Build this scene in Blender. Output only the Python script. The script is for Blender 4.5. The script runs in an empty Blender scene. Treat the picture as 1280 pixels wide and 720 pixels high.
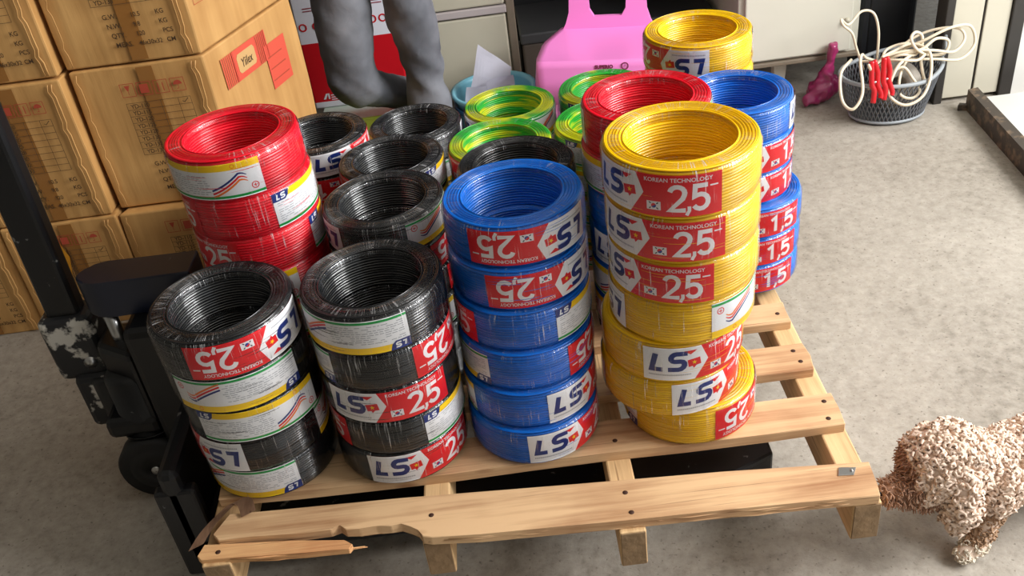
import bpy, bmesh, math, random
from mathutils import Vector, Matrix, noise
PI = math.pi
C = bpy.context.scene.collection
rnd = random.Random(7)

# ------------------------------------------------------------------ materials
def srgb(r, g, b):
    f = lambda c: (c/255/12.92) if c <= 10 else ((c/255+0.055)/1.055)**2.4
    return (f(r), f(g), f(b), 1)

def nodes_of(name):
    m = bpy.data.materials.new(name); m.use_nodes = True
    return m, m.node_tree, m.node_tree.nodes['Principled BSDF']

def N(nt, kind, **kw):
    n = nt.nodes.new(kind)
    for k, v in kw.items():
        if k in n.inputs: n.inputs[k].default_value = v
        else: setattr(n, k, v)
    return n

def plain(name, col, rough=.5, metal=0., coat=0., var=.0, scale=20., bump=0.):
    m, nt, p = nodes_of(name)
    p.inputs['Base Color'].default_value = col
    p.inputs['Roughness'].default_value = rough
    p.inputs['Metallic'].default_value = metal
    p.inputs['Coat Weight'].default_value = coat
    p.inputs['Coat Roughness'].default_value = .12
    if var or bump:
        tc = N(nt, 'ShaderNodeTexCoord')
        nz = N(nt, 'ShaderNodeTexNoise', Scale=scale, Detail=5.)
        nt.links.new(tc.outputs['Object'], nz.inputs['Vector'])
        if var:
            mx = N(nt, 'ShaderNodeMix', data_type='RGBA')
            mx.inputs[6].default_value = tuple(c*(1-var) for c in col[:3])+(1,)
            mx.inputs[7].default_value = tuple(min(1, c*(1+var)) for c in col[:3])+(1,)
            nt.links.new(nz.outputs['Fac'], mx.inputs[0])
            nt.links.new(mx.outputs[2], p.inputs['Base Color'])
        if bump:
            b = N(nt, 'ShaderNodeBump', Strength=bump, Distance=.01)
            nt.links.new(nz.outputs['Fac'], b.inputs['Height'])
            nt.links.new(b.outputs['Normal'], p.inputs['Normal'])
    return m

def ramp(nt, stops):
    r = nt.nodes.new('ShaderNodeValToRGB'); e = r.color_ramp.elements
    while len(e) < len(stops): e.new(.5)
    for el, (pos, col) in zip(e, stops):
        el.position = pos; el.color = col
    return r

def wood(name, axis, dark, light, rough=.7):
    m, nt, p = nodes_of(name)
    tc = N(nt, 'ShaderNodeTexCoord'); oi = N(nt, 'ShaderNodeObjectInfo')
    mp = N(nt, 'ShaderNodeMapping')
    s = [60., 60., 60.]; s[axis] = 2.5
    mp.inputs['Scale'].default_value = s
    add = N(nt, 'ShaderNodeVectorMath', operation='ADD')
    mul = N(nt, 'ShaderNodeMath', operation='MULTIPLY'); mul.inputs[1].default_value = 7.
    nt.links.new(oi.outputs['Random'], mul.inputs[0])
    nt.links.new(tc.outputs['Object'], add.inputs[0]); nt.links.new(mul.outputs[0], add.inputs[1])
    nt.links.new(add.outputs[0], mp.inputs['Vector'])
    nz = N(nt, 'ShaderNodeTexNoise', Scale=1., Detail=6., Roughness=.65)
    nt.links.new(mp.outputs[0], nz.inputs['Vector'])
    big = N(nt, 'ShaderNodeTexNoise', Scale=6., Detail=3.)
    nt.links.new(add.outputs[0], big.inputs['Vector'])
    av = N(nt, 'ShaderNodeMath', operation='MULTIPLY_ADD'); av.inputs[1].default_value = .45
    nt.links.new(big.outputs['Fac'], av.inputs[0])
    hm = N(nt, 'ShaderNodeMath', operation='MULTIPLY'); hm.inputs[1].default_value = .6
    nt.links.new(nz.outputs['Fac'], hm.inputs[0]); nt.links.new(hm.outputs[0], av.inputs[2])
    r = ramp(nt, [(.36, dark), (.60, light)])
    nt.links.new(av.outputs[0], r.inputs[0])
    s2 = [190., 190., 190.]; s2[axis] = 3.2
    mp2 = N(nt, 'ShaderNodeMapping'); mp2.inputs['Scale'].default_value = s2
    nt.links.new(add.outputs[0], mp2.inputs['Vector'])
    ck = N(nt, 'ShaderNodeTexNoise', Scale=1., Detail=3.); nt.links.new(mp2.outputs[0], ck.inputs['Vector'])
    rc = ramp(nt, [(.27, (.28, .18, .11, 1)), (.36, (1, 1, 1, 1))]); nt.links.new(ck.outputs['Fac'], rc.inputs[0])
    s3 = [16., 16., 16.]; s3[axis] = 6.
    mp3 = N(nt, 'ShaderNodeMapping'); mp3.inputs['Scale'].default_value = s3
    nt.links.new(add.outputs[0], mp3.inputs['Vector'])
    kn = N(nt, 'ShaderNodeTexVoronoi', Scale=.9); nt.links.new(mp3.outputs[0], kn.inputs['Vector'])
    rk = ramp(nt, [(.06, (.42, .26, .16, 1)), (.13, (1, 1, 1, 1))]); nt.links.new(kn.outputs['Distance'], rk.inputs[0])
    m1 = N(nt, 'ShaderNodeMix', data_type='RGBA', blend_type='MULTIPLY'); m1.inputs[0].default_value = .75
    nt.links.new(r.outputs[0], m1.inputs[6]); nt.links.new(rc.outputs[0], m1.inputs[7])
    m2 = N(nt, 'ShaderNodeMix', data_type='RGBA', blend_type='MULTIPLY'); m2.inputs[0].default_value = .7
    nt.links.new(m1.outputs[2], m2.inputs[6]); nt.links.new(rk.outputs[0], m2.inputs[7])
    nt.links.new(m2.outputs[2], p.inputs['Base Color'])
    p.inputs['Roughness'].default_value = rough
    b = N(nt, 'ShaderNodeBump', Strength=.25, Distance=.004)
    nt.links.new(nz.outputs['Fac'], b.inputs['Height']); nt.links.new(b.outputs['Normal'], p.inputs['Normal'])
    return m

M = {}
def wire_mat(name, col, col2=None, rough=.32):
    """insulated wire: one colour, or two (green / yellow) along the strand"""
    m, nt, p = nodes_of(name)
    p.inputs['Roughness'].default_value = rough
    p.inputs['Coat Weight'].default_value = .6 if col[0] < .02 and col[2] < .02 else .22
    p.inputs['Coat Roughness'].default_value = .1
    tc = N(nt, 'ShaderNodeTexCoord'); oi = N(nt, 'ShaderNodeObjectInfo')
    mul = N(nt, 'ShaderNodeMath', operation='MULTIPLY'); mul.inputs[1].default_value = 9.
    nt.links.new(oi.outputs['Random'], mul.inputs[0])
    mp = N(nt, 'ShaderNodeMapping'); mp.inputs['Scale'].default_value = (1, 1, 9)
    add = N(nt, 'ShaderNodeVectorMath', operation='ADD')
    nt.links.new(tc.outputs['Object'], mp.inputs[0]); nt.links.new(mp.outputs[0], add.inputs[0])
    nt.links.new(mul.outputs[0], add.inputs[1])
    nz = N(nt, 'ShaderNodeTexNoise', Scale=9., Detail=2.)
    nt.links.new(add.outputs[0], nz.inputs['Vector'])
    if col2: r = ramp(nt, [(.48, col), (.57, col2)])
    else: r = ramp(nt, [(.3, tuple(c*.82 for c in col[:3])+(1,)), (.7, tuple(min(1, c*1.12) for c in col[:3])+(1,))])
    nt.links.new(nz.outputs['Fac'], r.inputs[0]); nt.links.new(r.outputs[0], p.inputs['Base Color'])
    return m
M['w_black'] = wire_mat('black wire insulation', srgb(22, 23, 25), rough=.27)
M['w_red'] = wire_mat('red wire insulation', srgb(232, 14, 40))
M['w_blue'] = wire_mat('blue wire insulation', srgb(0, 110, 212))
M['w_yellow'] = wire_mat('yellow wire insulation', srgb(255, 200, 0))
M['w_green'] = wire_mat('green and yellow wire insulation', srgb(36, 178, 52), srgb(214, 220, 20))

def wrap_mat():
    m, nt, p = nodes_of('clear shrink wrap'); nt.nodes.remove(p)
    out = nt.nodes['Material Output']
    tc = N(nt, 'ShaderNodeTexCoord'); oi = N(nt, 'ShaderNodeObjectInfo')
    sx = N(nt, 'ShaderNodeSeparateXYZ'); nt.links.new(tc.outputs['Object'], sx.inputs[0])
    cx = N(nt, 'ShaderNodeCombineXYZ'); nt.links.new(sx.outputs[0], cx.inputs[0]); nt.links.new(sx.outputs[1], cx.inputs[1])
    ln = N(nt, 'ShaderNodeVectorMath', operation='LENGTH'); nt.links.new(cx.outputs[0], ln.inputs[0])
    nr = N(nt, 'ShaderNodeVectorMath', operation='NORMALIZE'); nt.links.new(cx.outputs[0], nr.inputs[0])
    df = N(nt, 'ShaderNodeMath', operation='SUBTRACT'); nt.links.new(sx.outputs[2], df.inputs[0]); nt.links.new(ln.outputs['Value'], df.inputs[1])
    def coords(f, s):
        a = N(nt, 'ShaderNodeVectorMath', operation='SCALE'); a.inputs['Scale'].default_value = f
        nt.links.new(nr.outputs[0], a.inputs[0])
        z = N(nt, 'ShaderNodeMath', operation='MULTIPLY'); z.inputs[1].default_value = s; nt.links.new(df.outputs[0], z.inputs[0])
        z2 = N(nt, 'ShaderNodeMath', operation='MULTIPLY_ADD'); z2.inputs[1].default_value = 57.
        nt.links.new(oi.outputs['Random'], z2.inputs[0]); nt.links.new(z.outputs[0], z2.inputs[2])
        c = N(nt, 'ShaderNodeCombineXYZ'); nt.links.new(z2.outputs[0], c.inputs[2])
        ad = N(nt, 'ShaderNodeVectorMath', operation='ADD'); nt.links.new(a.outputs[0], ad.inputs[0]); nt.links.new(c.outputs[0], ad.inputs[1])
        return ad
    fine = N(nt, 'ShaderNodeTexNoise', Scale=1., Detail=2.5, Roughness=.6)
    nt.links.new(coords(46., 14.).outputs[0], fine.inputs['Vector'])
    big = N(nt, 'ShaderNodeTexNoise', Scale=1., Detail=1.)
    nt.links.new(coords(2.3, 22.).outputs[0], big.inputs['Vector'])
    r1 = ramp(nt, [(.60, (0, 0, 0, 1)), (.69, (1, 1, 1, 1))]); geo = N(nt, 'ShaderNodeSeparateXYZ'); nt.links.new(tc.outputs['Normal'], geo.inputs[0])
    up = N(nt, 'ShaderNodeMath', operation='MULTIPLY_ADD'); up.inputs[1].default_value = .055
    nt.links.new(geo.outputs[2], up.inputs[0]); nt.links.new(fine.outputs['Fac'], up.inputs[2]); nt.links.new(up.outputs[0], r1.inputs[0])  # upward film gets extra white streaks, a painted stand-in for sky reflection
    r2 = ramp(nt, [(.40, (0, 0, 0, 1)), (.66, (1, 1, 1, 1))]); nt.links.new(big.outputs['Fac'], r2.inputs[0])
    st = N(nt, 'ShaderNodeMath', operation='MULTIPLY'); nt.links.new(r1.outputs[0], st.inputs[0]); nt.links.new(r2.outputs[0], st.inputs[1])
    bp = N(nt, 'ShaderNodeBump', Strength=.22, Distance=.004); nt.links.new(fine.outputs['Fac'], bp.inputs['Height'])
    gl = N(nt, 'ShaderNodeBsdfGlossy', Roughness=.14); gl.inputs['Color'].default_value = (1, 1, 1, 1)
    nt.links.new(bp.outputs['Normal'], gl.inputs['Normal'])
    df2 = N(nt, 'ShaderNodeBsdfDiffuse'); df2.inputs['Color'].default_value = (.8, .8, .82, 1)
    tr = N(nt, 'ShaderNodeBsdfTransparent')
    fr = N(nt, 'ShaderNodeFresnel', IOR=1.45); nt.links.new(bp.outputs['Normal'], fr.inputs['Normal'])
    f1 = N(nt, 'ShaderNodeMath', operation='MULTIPLY_ADD', use_clamp=True); f1.inputs[1].default_value = .35
    frs = N(nt, 'ShaderNodeMath', operation='MULTIPLY'); frs.inputs[1].default_value = .6; nt.links.new(fr.outputs[0], frs.inputs[0]); nt.links.new(st.outputs[0], f1.inputs[0]); nt.links.new(frs.outputs[0], f1.inputs[2])
    m1 = N(nt, 'ShaderNodeMixShader'); nt.links.new(f1.outputs[0], m1.inputs[0]); nt.links.new(tr.outputs[0], m1.inputs[1]); nt.links.new(gl.outputs[0], m1.inputs[2])
    f2 = N(nt, 'ShaderNodeMath', operation='MULTIPLY_ADD', use_clamp=True); f2.inputs[1].default_value = .34; f2.inputs[2].default_value = .0
    nt.links.new(st.outputs[0], f2.inputs[0])
    m2 = N(nt, 'ShaderNodeMixShader'); nt.links.new(f2.outputs[0], m2.inputs[0]); nt.links.new(m1.outputs[0], m2.inputs[1]); nt.links.new(df2.outputs[0], m2.inputs[2])
    nt.links.new(m2.outputs[0], out.inputs['Surface'])
    return m
M['wrap'] = wrap_mat()

def cardboard():
    m, nt, p = nodes_of('brown cardboard')
    tc = N(nt, 'ShaderNodeTexCoord')
    mp = N(nt, 'ShaderNodeMapping'); mp.inputs['Scale'].default_value = (30, 30, 3)
    nt.links.new(tc.outputs['Object'], mp.inputs[0])
    nz = N(nt, 'ShaderNodeTexNoise', Scale=1., Detail=4.); nt.links.new(mp.outputs[0], nz.inputs['Vector'])
    n2 = N(nt, 'ShaderNodeTexNoise', Scale=5., Detail=3.); nt.links.new(tc.outputs['Object'], n2.inputs['Vector'])
    a = N(nt, 'ShaderNodeMath', operation='ADD'); nt.links.new(nz.outputs['Fac'], a.inputs[0]); nt.links.new(n2.outputs['Fac'], a.inputs[1])
    h = N(nt, 'ShaderNodeMath', operation='MULTIPLY'); h.inputs[1].default_value = .5; nt.links.new(a.outputs[0], h.inputs[0])
    r = ramp(nt, [(.33, srgb(176, 128, 70)), (.64, srgb(212, 164, 100))]); nt.links.new(h.outputs[0], r.inputs[0])
    nt.links.new(r.outputs[0], p.inputs['Base Color']); p.inputs['Roughness'].default_value = .62
    b = N(nt, 'ShaderNodeBump', Strength=.35, Distance=.006); nt.links.new(a.outputs[0], b.inputs['Height']); nt.links.new(b.outputs['Normal'], p.inputs['Normal'])
    return m
M['card'] = cardboard()

def concrete():
    m, nt, p = nodes_of('dusty concrete')
    tc = N(nt, 'ShaderNodeTexCoord')
    n1 = N(nt, 'ShaderNodeTexNoise', Scale=2.6, Detail=8., Roughness=.6); nt.links.new(tc.outputs['Object'], n1.inputs['Vector'])
    n2 = N(nt, 'ShaderNodeTexNoise', Scale=42., Detail=5., Roughness=.7); nt.links.new(tc.outputs['Object'], n2.inputs['Vector'])
    n3 = N(nt, 'ShaderNodeTexNoise', Scale=120., Detail=2.); nt.links.new(tc.outputs['Object'], n3.inputs['Vector'])
    a = N(nt, 'ShaderNodeMath', operation='MULTIPLY_ADD'); a.inputs[1].default_value = .55
    nt.links.new(n2.outputs['Fac'], a.inputs[0])
    h = N(nt, 'ShaderNodeMath', operation='MULTIPLY'); h.inputs[1].default_value = .5; nt.links.new(n1.outputs['Fac'], h.inputs[0])
    nt.links.new(h.outputs[0], a.inputs[2])
    r = ramp(nt, [(.34, srgb(124, 116, 104)), (.50, srgb(158, 150, 138)), (.66, srgb(178, 170, 158))]); nt.links.new(a.outputs[0], r.inputs[0])
    pit = ramp(nt, [(.27, (.45, .43, .4, 1)), (.37, (1, 1, 1, 1))]); nt.links.new(n3.outputs['Fac'], pit.inputs[0])
    mx = N(nt, 'ShaderNodeMix', data_type='RGBA', blend_type='MULTIPLY'); mx.inputs[0].default_value = .8
    nt.links.new(r.outputs[0], mx.inputs[6]); nt.links.new(pit.outputs[0], mx.inputs[7])
    nt.links.new(mx.outputs[2], p.inputs['Base Color']); p.inputs['Roughness'].default_value = .6
    b = N(nt, 'ShaderNodeBump', Strength=.3, Distance=.01); nt.links.new(a.outputs[0], b.inputs['Height']); nt.links.new(b.outputs['Normal'], p.inputs['Normal'])
    return m
M['floor'] = concrete()

def chipped(name, base, chip, scale=26., lo=.60, hi=.66, rough=.4):
    m, nt, p = nodes_of(name)
    tc = N(nt, 'ShaderNodeTexCoord')
    nz = N(nt, 'ShaderNodeTexNoise', Scale=scale, Detail=4., Roughness=.6); nt.links.new(tc.outputs['Object'], nz.inputs['Vector'])
    r = ramp(nt, [(lo, base), (hi, chip)]); nt.links.new(nz.outputs['Fac'], r.inputs[0])
    nt.links.new(r.outputs[0], p.inputs['Base Color']); p.inputs['Roughness'].default_value = rough
    return m
M['jack'] = chipped('chipped black truck paint', srgb(9, 10, 13), srgb(120, 120, 118), 34, .68, .72)
M['navy'] = chipped('worn navy truck paint', srgb(14, 22, 42), srgb(110, 122, 140), 18, .72, .77, .35)
M['scuff'] = chipped('scuffed white over black paint', srgb(26, 27, 30), srgb(196, 192, 182), 20, .52, .58, .5)
M['black'] = plain('black rubber', srgb(18, 18, 19), .6)
M['steel'] = plain('bright steel', srgb(190, 190, 188), .3, 1., var=.1)
M['beam'] = wood('pine along the board', 0, srgb(158, 112, 74), srgb(214, 176, 132))
M['stringer'] = wood('pine along the stringer', 1, srgb(170, 128, 84), srgb(222, 186, 136))
M['raw'] = wood('freshly torn pine', 0, srgb(184, 122, 76), srgb(222, 174, 120), .85)
M['endgrain'] = plain('darker grey brown end grain', srgb(132, 106, 76), .85, var=.35, scale=45, bump=.4)  # end faces coloured darker than the rest of the stringer
M['barkstrip'] = wood('grey brown torn strip', 1, srgb(110, 78, 56), srgb(158, 122, 94), .8)
M['rust'] = plain('rusty nail', srgb(70, 44, 32), .7, .4, var=.3, scale=300)
for k, v in dict(white=(238, 238, 240), red=(222, 20, 34), navy=(22, 46, 120), ldark=(30, 32, 44), yellow=(250, 208, 16), green=(24, 160, 74), grey=(150, 152, 160), orange=(236, 120, 40), kblue=(20, 60, 150)).items():
    M['p_'+k] = plain('printed '+k, srgb(*v), .42)
LAB = ['p_white', 'p_red', 'p_navy', 'p_ldark', 'p_yellow', 'p_green', 'p_grey', 'p_orange', 'p_kblue']
LI = {k[2:]: i for i, k in enumerate(LAB)}

# ------------------------------------------------------------------ builders
def obj(name, bm, mats, parent=None, smooth=False, loc=None):
    me = bpy.data.meshes.new(name)
    if isinstance(bm, bpy.types.Mesh): me = bm
    else:
        bm.to_mesh(me); bm.free()
        for m in (mats if isinstance(mats, (list, tuple)) else [mats]): me.materials.append(m)
        if smooth:
            for p in me.polygons: p.use_smooth = True
    o = bpy.data.objects.new(name, me); C.objects.link(o)
    if parent: o.parent = parent
    if loc: o.location = loc
    return o

def tag(o, label, cat, group=None):
    o['label'] = label; o['category'] = cat
    if group: o['group'] = group
    return o

def thing(name, label, cat, loc=(0, 0, 0), rz=0, group=None):
    o = bpy.data.objects.new(name, None); C.objects.link(o)
    o.location = loc; o.rotation_euler = (0, 0, rz); o.empty_display_size = .05
    return tag(o, label, cat, group)

def struct(name, bm, mats):
    o = obj(name, bm, mats); o['kind'] = 'structure'; return o

def BM(): return bmesh.new()

def box(bm, lo, hi, bev=0., mi=0, seg=2):
    x0, y0, z0 = lo; x1, y1, z1 = hi
    return prism(bm, [(x0, y0), (x1, y0), (x1, y1), (x0, y1)], z0, z1, bev, mi, seg)

def prism(bm, pts, z0, z1, bev=0., mi=0, seg=2):
    n = len(pts)
    a = [bm.verts.new((p[0], p[1], z0)) for p in pts]; b = [bm.verts.new((p[0], p[1], z1)) for p in pts]
    fs = [bm.faces.new(a[::-1]), bm.faces.new(b)]
    fs += [bm.faces.new((a[i], a[(i+1) % n], b[(i+1) % n], b[i])) for i in range(n)]
    for f in fs: f.material_index = mi
    vs = a+b
    if bev:
        es = list({e for f in fs for e in f.edges})
        r = bmesh.ops.bevel(bm, geom=es, offset=bev, segments=seg, profile=.5, affect='EDGES', clamp_overlap=True)
        for f in r['faces']: f.material_index = mi
        vs = list({v for f in r['faces'] for v in f.verts})
    return vs

def tube(bm, pts, r, n=8, mi=0, cap=True, closed=False, flat=1.):
    pts = [Vector(p) for p in pts]; L = len(pts)
    rs = r if isinstance(r, (list, tuple)) else [r]*L
    rings = []; up = None
    for i, p in enumerate(pts):
        if closed: t = pts[(i+1) % L]-pts[i-1]
        else: t = pts[min(i+1, L-1)]-pts[max(i-1, 0)]
        if t.length < 1e-9: t = Vector((0, 0, 1))
        t.normalize()
        if up is None: up = t.orthogonal().normalized()
        up = (up-t*up.dot(t))
        up = up.normalized() if up.length > 1e-6 else t.orthogonal().normalized()
        bi = t.cross(up)
        rings.append([bm.verts.new(p+(up*math.cos(2*PI*k/n)*flat+bi*math.sin(2*PI*k/n))*rs[i]) for k in range(n)])
    fs = []
    for i in range(L if closed else L-1):
        a = rings[i]; b = rings[(i+1) % L]
        for k in range(n): fs.append(bm.faces.new((a[k], a[(k+1) % n], b[(k+1) % n], b[k])))
    if cap and not closed:
        fs.append(bm.faces.new(rings[0][::-1])); fs.append(bm.faces.new(rings[-1]))
    for f in fs: f.material_index = mi; f.smooth = True
    return fs

def lathe(bm, prof, n=32, mi=0, cx=0, cy=0, closed=False, wob=None):
    rings = []
    for (r, z) in prof:
        rings.append([bm.verts.new((cx+(r+(wob(a, r, z) if wob else 0))*math.cos(a), cy+(r+(wob(a, r, z) if wob else 0))*math.sin(a), z)) for a in (2*PI*k/n for k in range(n))])
    R = len(rings)
    for i in range(R if closed else R-1):
        a = rings[i]; b = rings[(i+1) % R]
        for k in range(n):
            f = bm.faces.new((a[k], a[(k+1) % n], b[(k+1) % n], b[k])); f.material_index = mi; f.smooth = True
    return rings

def catmull(P, per=8, closed=False):
    P = [Vector(p) for p in P]; L = len(P); out = []
    for i in range(L if closed else L-1):
        g = (lambda j: P[j % L]) if closed else (lambda j: P[max(0, min(L-1, j))])
        p0, p1, p2, p3 = g(i-1), g(i), g(i+1), g(i+2)
        for k in range(per):
            t = k/per
            out.append(.5*((2*p1)+(p2-p0)*t+(2*p0-5*p1+4*p2-p3)*t*t+(3*p1-p0-3*p2+p3)*t**3))
    if not closed: out.append(P[-1])
    return out

def evaluated(o):
    dg = bpy.context.evaluated_depsgraph_get(); dg.update()
    return bpy.data.meshes.new_from_object(o.evaluated_get(dg))

def organic(name, caps, voxel, mats, parent, smooth_it=6, fn=None):
    """one continuous body: tapered limbs merged into a single skin"""
    bm = BM()
    for (a, b, ra, rb) in caps:
        a = Vector(a); b = Vector(b); K = 7
        d = b-a; L = d.length
        for i in range(K+1):
            t = i/K; r = ra+(rb-ra)*t
            bmesh.ops.create_icosphere(bm, subdivisions=2, radius=r, matrix=Matrix.Translation(a+d*t))
    me = bpy.data.meshes.new(name); bm.to_mesh(me); bm.free()
    t = bpy.data.objects.new('tmp', me); C.objects.link(t)
    md = t.modifiers.new('r', 'REMESH'); md.mode = 'VOXEL'; md.voxel_size = voxel
    sm = t.modifiers.new('s', 'SMOOTH'); sm.iterations = smooth_it; sm.factor = .6
    m2 = evaluated(t); bpy.data.objects.remove(t); bpy.data.meshes.remove(me)
    m2.materials.clear()
    for m in mats: m2.materials.append(m)
    if fn: fn(m2)
    for p in m2.polygons: p.use_smooth = True
    m2.name = name
    o = bpy.data.objects.new(name, m2); C.objects.link(o)
    if parent: o.parent = parent
    return o

_tc = {}
def text_tris(s, size, xs=1., shear=0., bold=0.):
    key = (s, size, xs, shear, bold)
    if key in _tc: return _tc[key]
    cu = bpy.data.curves.new('t', 'FONT'); cu.body = s; cu.size = size; cu.shear = shear; cu.offset = bold; cu.resolution_u = 3
    o = bpy.data.objects.new('t', cu); C.objects.link(o)
    me = evaluated(o)
    out = [[(me.vertices[i].co.x*xs, me.vertices[i].co.y) for i in p.vertices] for p in me.polygons]
    w = max([q[0] for p in out for q in p] or [0])
    bpy.data.objects.remove(o); bpy.data.curves.remove(cu); bpy.data.meshes.remove(me)
    _tc[key] = (out, w); return _tc[key]

class Flat:
    """printed sheet drawn flat: polygons in (s, t) with an ink and a layer"""
    def __init__(self): self.p = []
    def poly(self, pts, ink, layer): self.p.append((pts, ink, layer))
    def rect(self, x0, y0, x1, y1, ink, layer): self.poly([(x0, y0), (x1, y0), (x1, y1), (x0, y1)], ink, layer)
    def text(self, s, x, y, size, ink, layer, xs=1., shear=0., bold=0., center=False):
        tr, w = text_tris(s, size, xs, shear, bold)
        if center: x -= w/2
        for t in tr: self.poly([(x+a, y+b) for a, b in t], ink, layer)
        return w
    def stroke(self, pts, w, ink, layer, closed=False):
        P = [Vector(p).to_2d() if len(p) > 2 else Vector(p) for p in pts]; L = len(P); sides = []
        for i in range(L):
            a = (P[i]-P[i-1]) if i else (P[1]-P[0]); b = (P[i+1]-P[i]) if i < L-1 else (P[i]-P[i-1])
            a = a.normalized(); b = b.normalized(); t = (a+b)
            t = t.normalized() if t.length > 1e-6 else a
            n = Vector((-t.y, t.x)); k = 1/max(.55, n.dot(Vector((-a.y, a.x))))
            ww = (w[i] if isinstance(w, (list, tuple)) else w)/2
            sides.append((P[i]+n*ww*k, P[i]-n*ww*k))
        for i in range(L-1):
            self.poly([tuple(sides[i][1]), tuple(sides[i+1][1]), tuple(sides[i+1][0]), tuple(sides[i][0])], ink, layer)
    def glyph(self, path, x, y, w, h, sw, ink, layer, shear=0.):
        pts = [(x+px*w+shear*py*h, y+py*h) for px, py in path]
        self.stroke(pts, sw, ink, layer)
    def disc(self, x, y, r, ink, layer, a0=0, a1=2*PI, n=14):
        full = abs(a1-a0-2*PI) < 1e-6
        self.poly([(x+r*math.cos(a0+(a1-a0)*k/n), y+r*math.sin(a0+(a1-a0)*k/n)) for k in range(n if full else n+1)], ink, layer)
    def ring(self, x, y, r, w, ink, layer, n=16):
        self.stroke([(x+r*math.cos(2*PI*k/n), y+r*math.sin(2*PI*k/n)) for k in range(n+1)], w, ink, layer)
    def build(self, step=None, fn=None):
        bm = BM()
        for pts, ink, layer in self.p:
            try:
                f = bm.faces.new([bm.verts.new((a, b, layer)) for a, b in pts]); f.material_index = ink
                if f.normal.z < 0 or sum(pts[i][0]*pts[(i+1) % len(pts)][1]-pts[(i+1) % len(pts)][0]*pts[i][1] for i in range(len(pts))) < 0: f.normal_flip()
            except ValueError: pass
        if step:
            xs = [v.co.x for v in bm.verts]; a = min(xs)+step; b = max(xs)
            while a < b-1e-6:
                bmesh.ops.bisect_plane(bm, geom=bm.verts[:]+bm.edges[:]+bm.faces[:], plane_co=(a, 0, 0), plane_no=(1, 0, 0), dist=1e-7)
                a += step
        if fn:
            for v in bm.verts: v.co = fn(v.co)
        return bm

arc = lambda cx, cy, rx, ry, a0, a1, n: [(cx+rx*math.cos(math.radians(a0+(a1-a0)*k/n)), cy+ry*math.sin(math.radians(a0+(a1-a0)*k/n))) for k in range(n+1)]
G = {
 'L': [(0, 1.12), (0, 0), (.75, 0)],
 'S': [(1.0, 1)]+[(.42, 1)]+arc(.3, .76, .3, .24, 90, 270, 6)+[(.5, .52)]+arc(.68, .26, .32, .26, 90, -90, 6)+[(0, 0)],
 '2': arc(.5, .74, .5, .26, 170, -20, 9)+[(.86, .5), (0, .0), (1.05, 0)],
 '5': [(.95, 1), (.1, 1), (.04, .56)]+arc(.45, .33, .52, .31, 115, -150, 10),
 '1': [(0, .78), (.5, 1), (.5, -.03)],
 ',': [(.6, .16), (.6, -.02), (.15, -.22)],
}
# ------------------------------------------------------------------ wire coils
def coil_mesh(R, h, name, n=88):
    """hand wound ring of round wire: every turn is a ridge of its own"""
    ri = R*.71; bm = BM()
    turns = max(11, round(h/.0046)); rt = h/turns/2; rings_top = max(6, round((R-ri)/.0046)); rr = (R-ri)/rings_top/2
    prof = []
    for i in range(turns):                       # outer side, bottom to top
        zc = rt+i*2*rt; edge = .0032*max(0, 1-min(i, turns-1-i)/1.6)
        for a in (-82, -45, 0, 45, 82): prof.append((R-.0023-edge+.0023*math.cos(math.radians(a)), zc+rt*.95*math.sin(math.radians(a))))
    for i in range(rings_top):                   # top, outside to inside
        rc = R-rr-i*2*rr
        for a in (-82, -45, 0, 45, 82): prof.append((rc-rr*.95*math.sin(math.radians(a))-(.003 if i == 0 and a < 0 else 0), h-.0023+.0023*math.cos(math.radians(a))-(.0012 if i in (0, rings_top-1) else 0)))
    for i in range(turns-1, -1, -1):             # inner side, top to bottom
        zc = rt+i*2*rt
        for a in (82, 45, 0, -45, -82): prof.append((ri+.0023-.0023*math.cos(math.radians(a)), zc+rt*.95*math.sin(math.radians(a))))
    for i in range(6): prof.append((ri+.004+(R-ri-.008)*i/5, 0))
    rj = random.Random(int(R*1e5))
    ph = [rj.uniform(0, 6.28) for _ in range(40)]
    def wob(a, r, z):
        k = int(z/(2*rt)) % 40; j = int((r-ri)/(2*rr)) % 40
        return .00045*math.sin(2*a+ph[k])+.00035*math.sin(5*a+ph[j]+ph[k])
    lathe(bm, prof, n, closed=True, wob=wob)
    bmesh.ops.recalc_face_normals(bm, faces=bm.faces)
    me = bpy.data.meshes.new(name); bm.to_mesh(me); bm.free()
    for p in me.polygons: p.use_smooth = True
    me.materials.append(M['w_black'])
    return me

def wrap_mesh(R, h, name):
    ri = R*.71; bm = BM(); o = .0018
    prof = [(R-.010, .0002), (R-.002, .003), (R+o, .010), (R+o+.0002, h*.5), (R+o, h-.010), (R-.0015, h-.0028), (R-.008, h-.0002), ((R+ri)/2, h+.0001), (ri+.006, h-.0002), (ri-.0006, h-.005), (ri-.0012, h*.80)]
    lathe(bm, prof, 96, wob=lambda a, r, z: .0004*math.sin(23*a+z*60)+.0003*math.sin(41*a))
    bmesh.ops.recalc_face_normals(bm, faces=bm.faces)
    me = bpy.data.meshes.new(name); bm.to_mesh(me); bm.free()
    for p in me.polygons: p.use_smooth = True
    me.materials.append(M['wrap'])
    return me

def bend(R, h, lh, length):
    z0 = (h-lh)/2
    def fn(co):
        a = (co.x-length/2)/R; r = R+.0004+co.z
        return Vector((r*math.sin(a), -r*math.cos(a), z0+co.y))
    return fn

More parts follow.
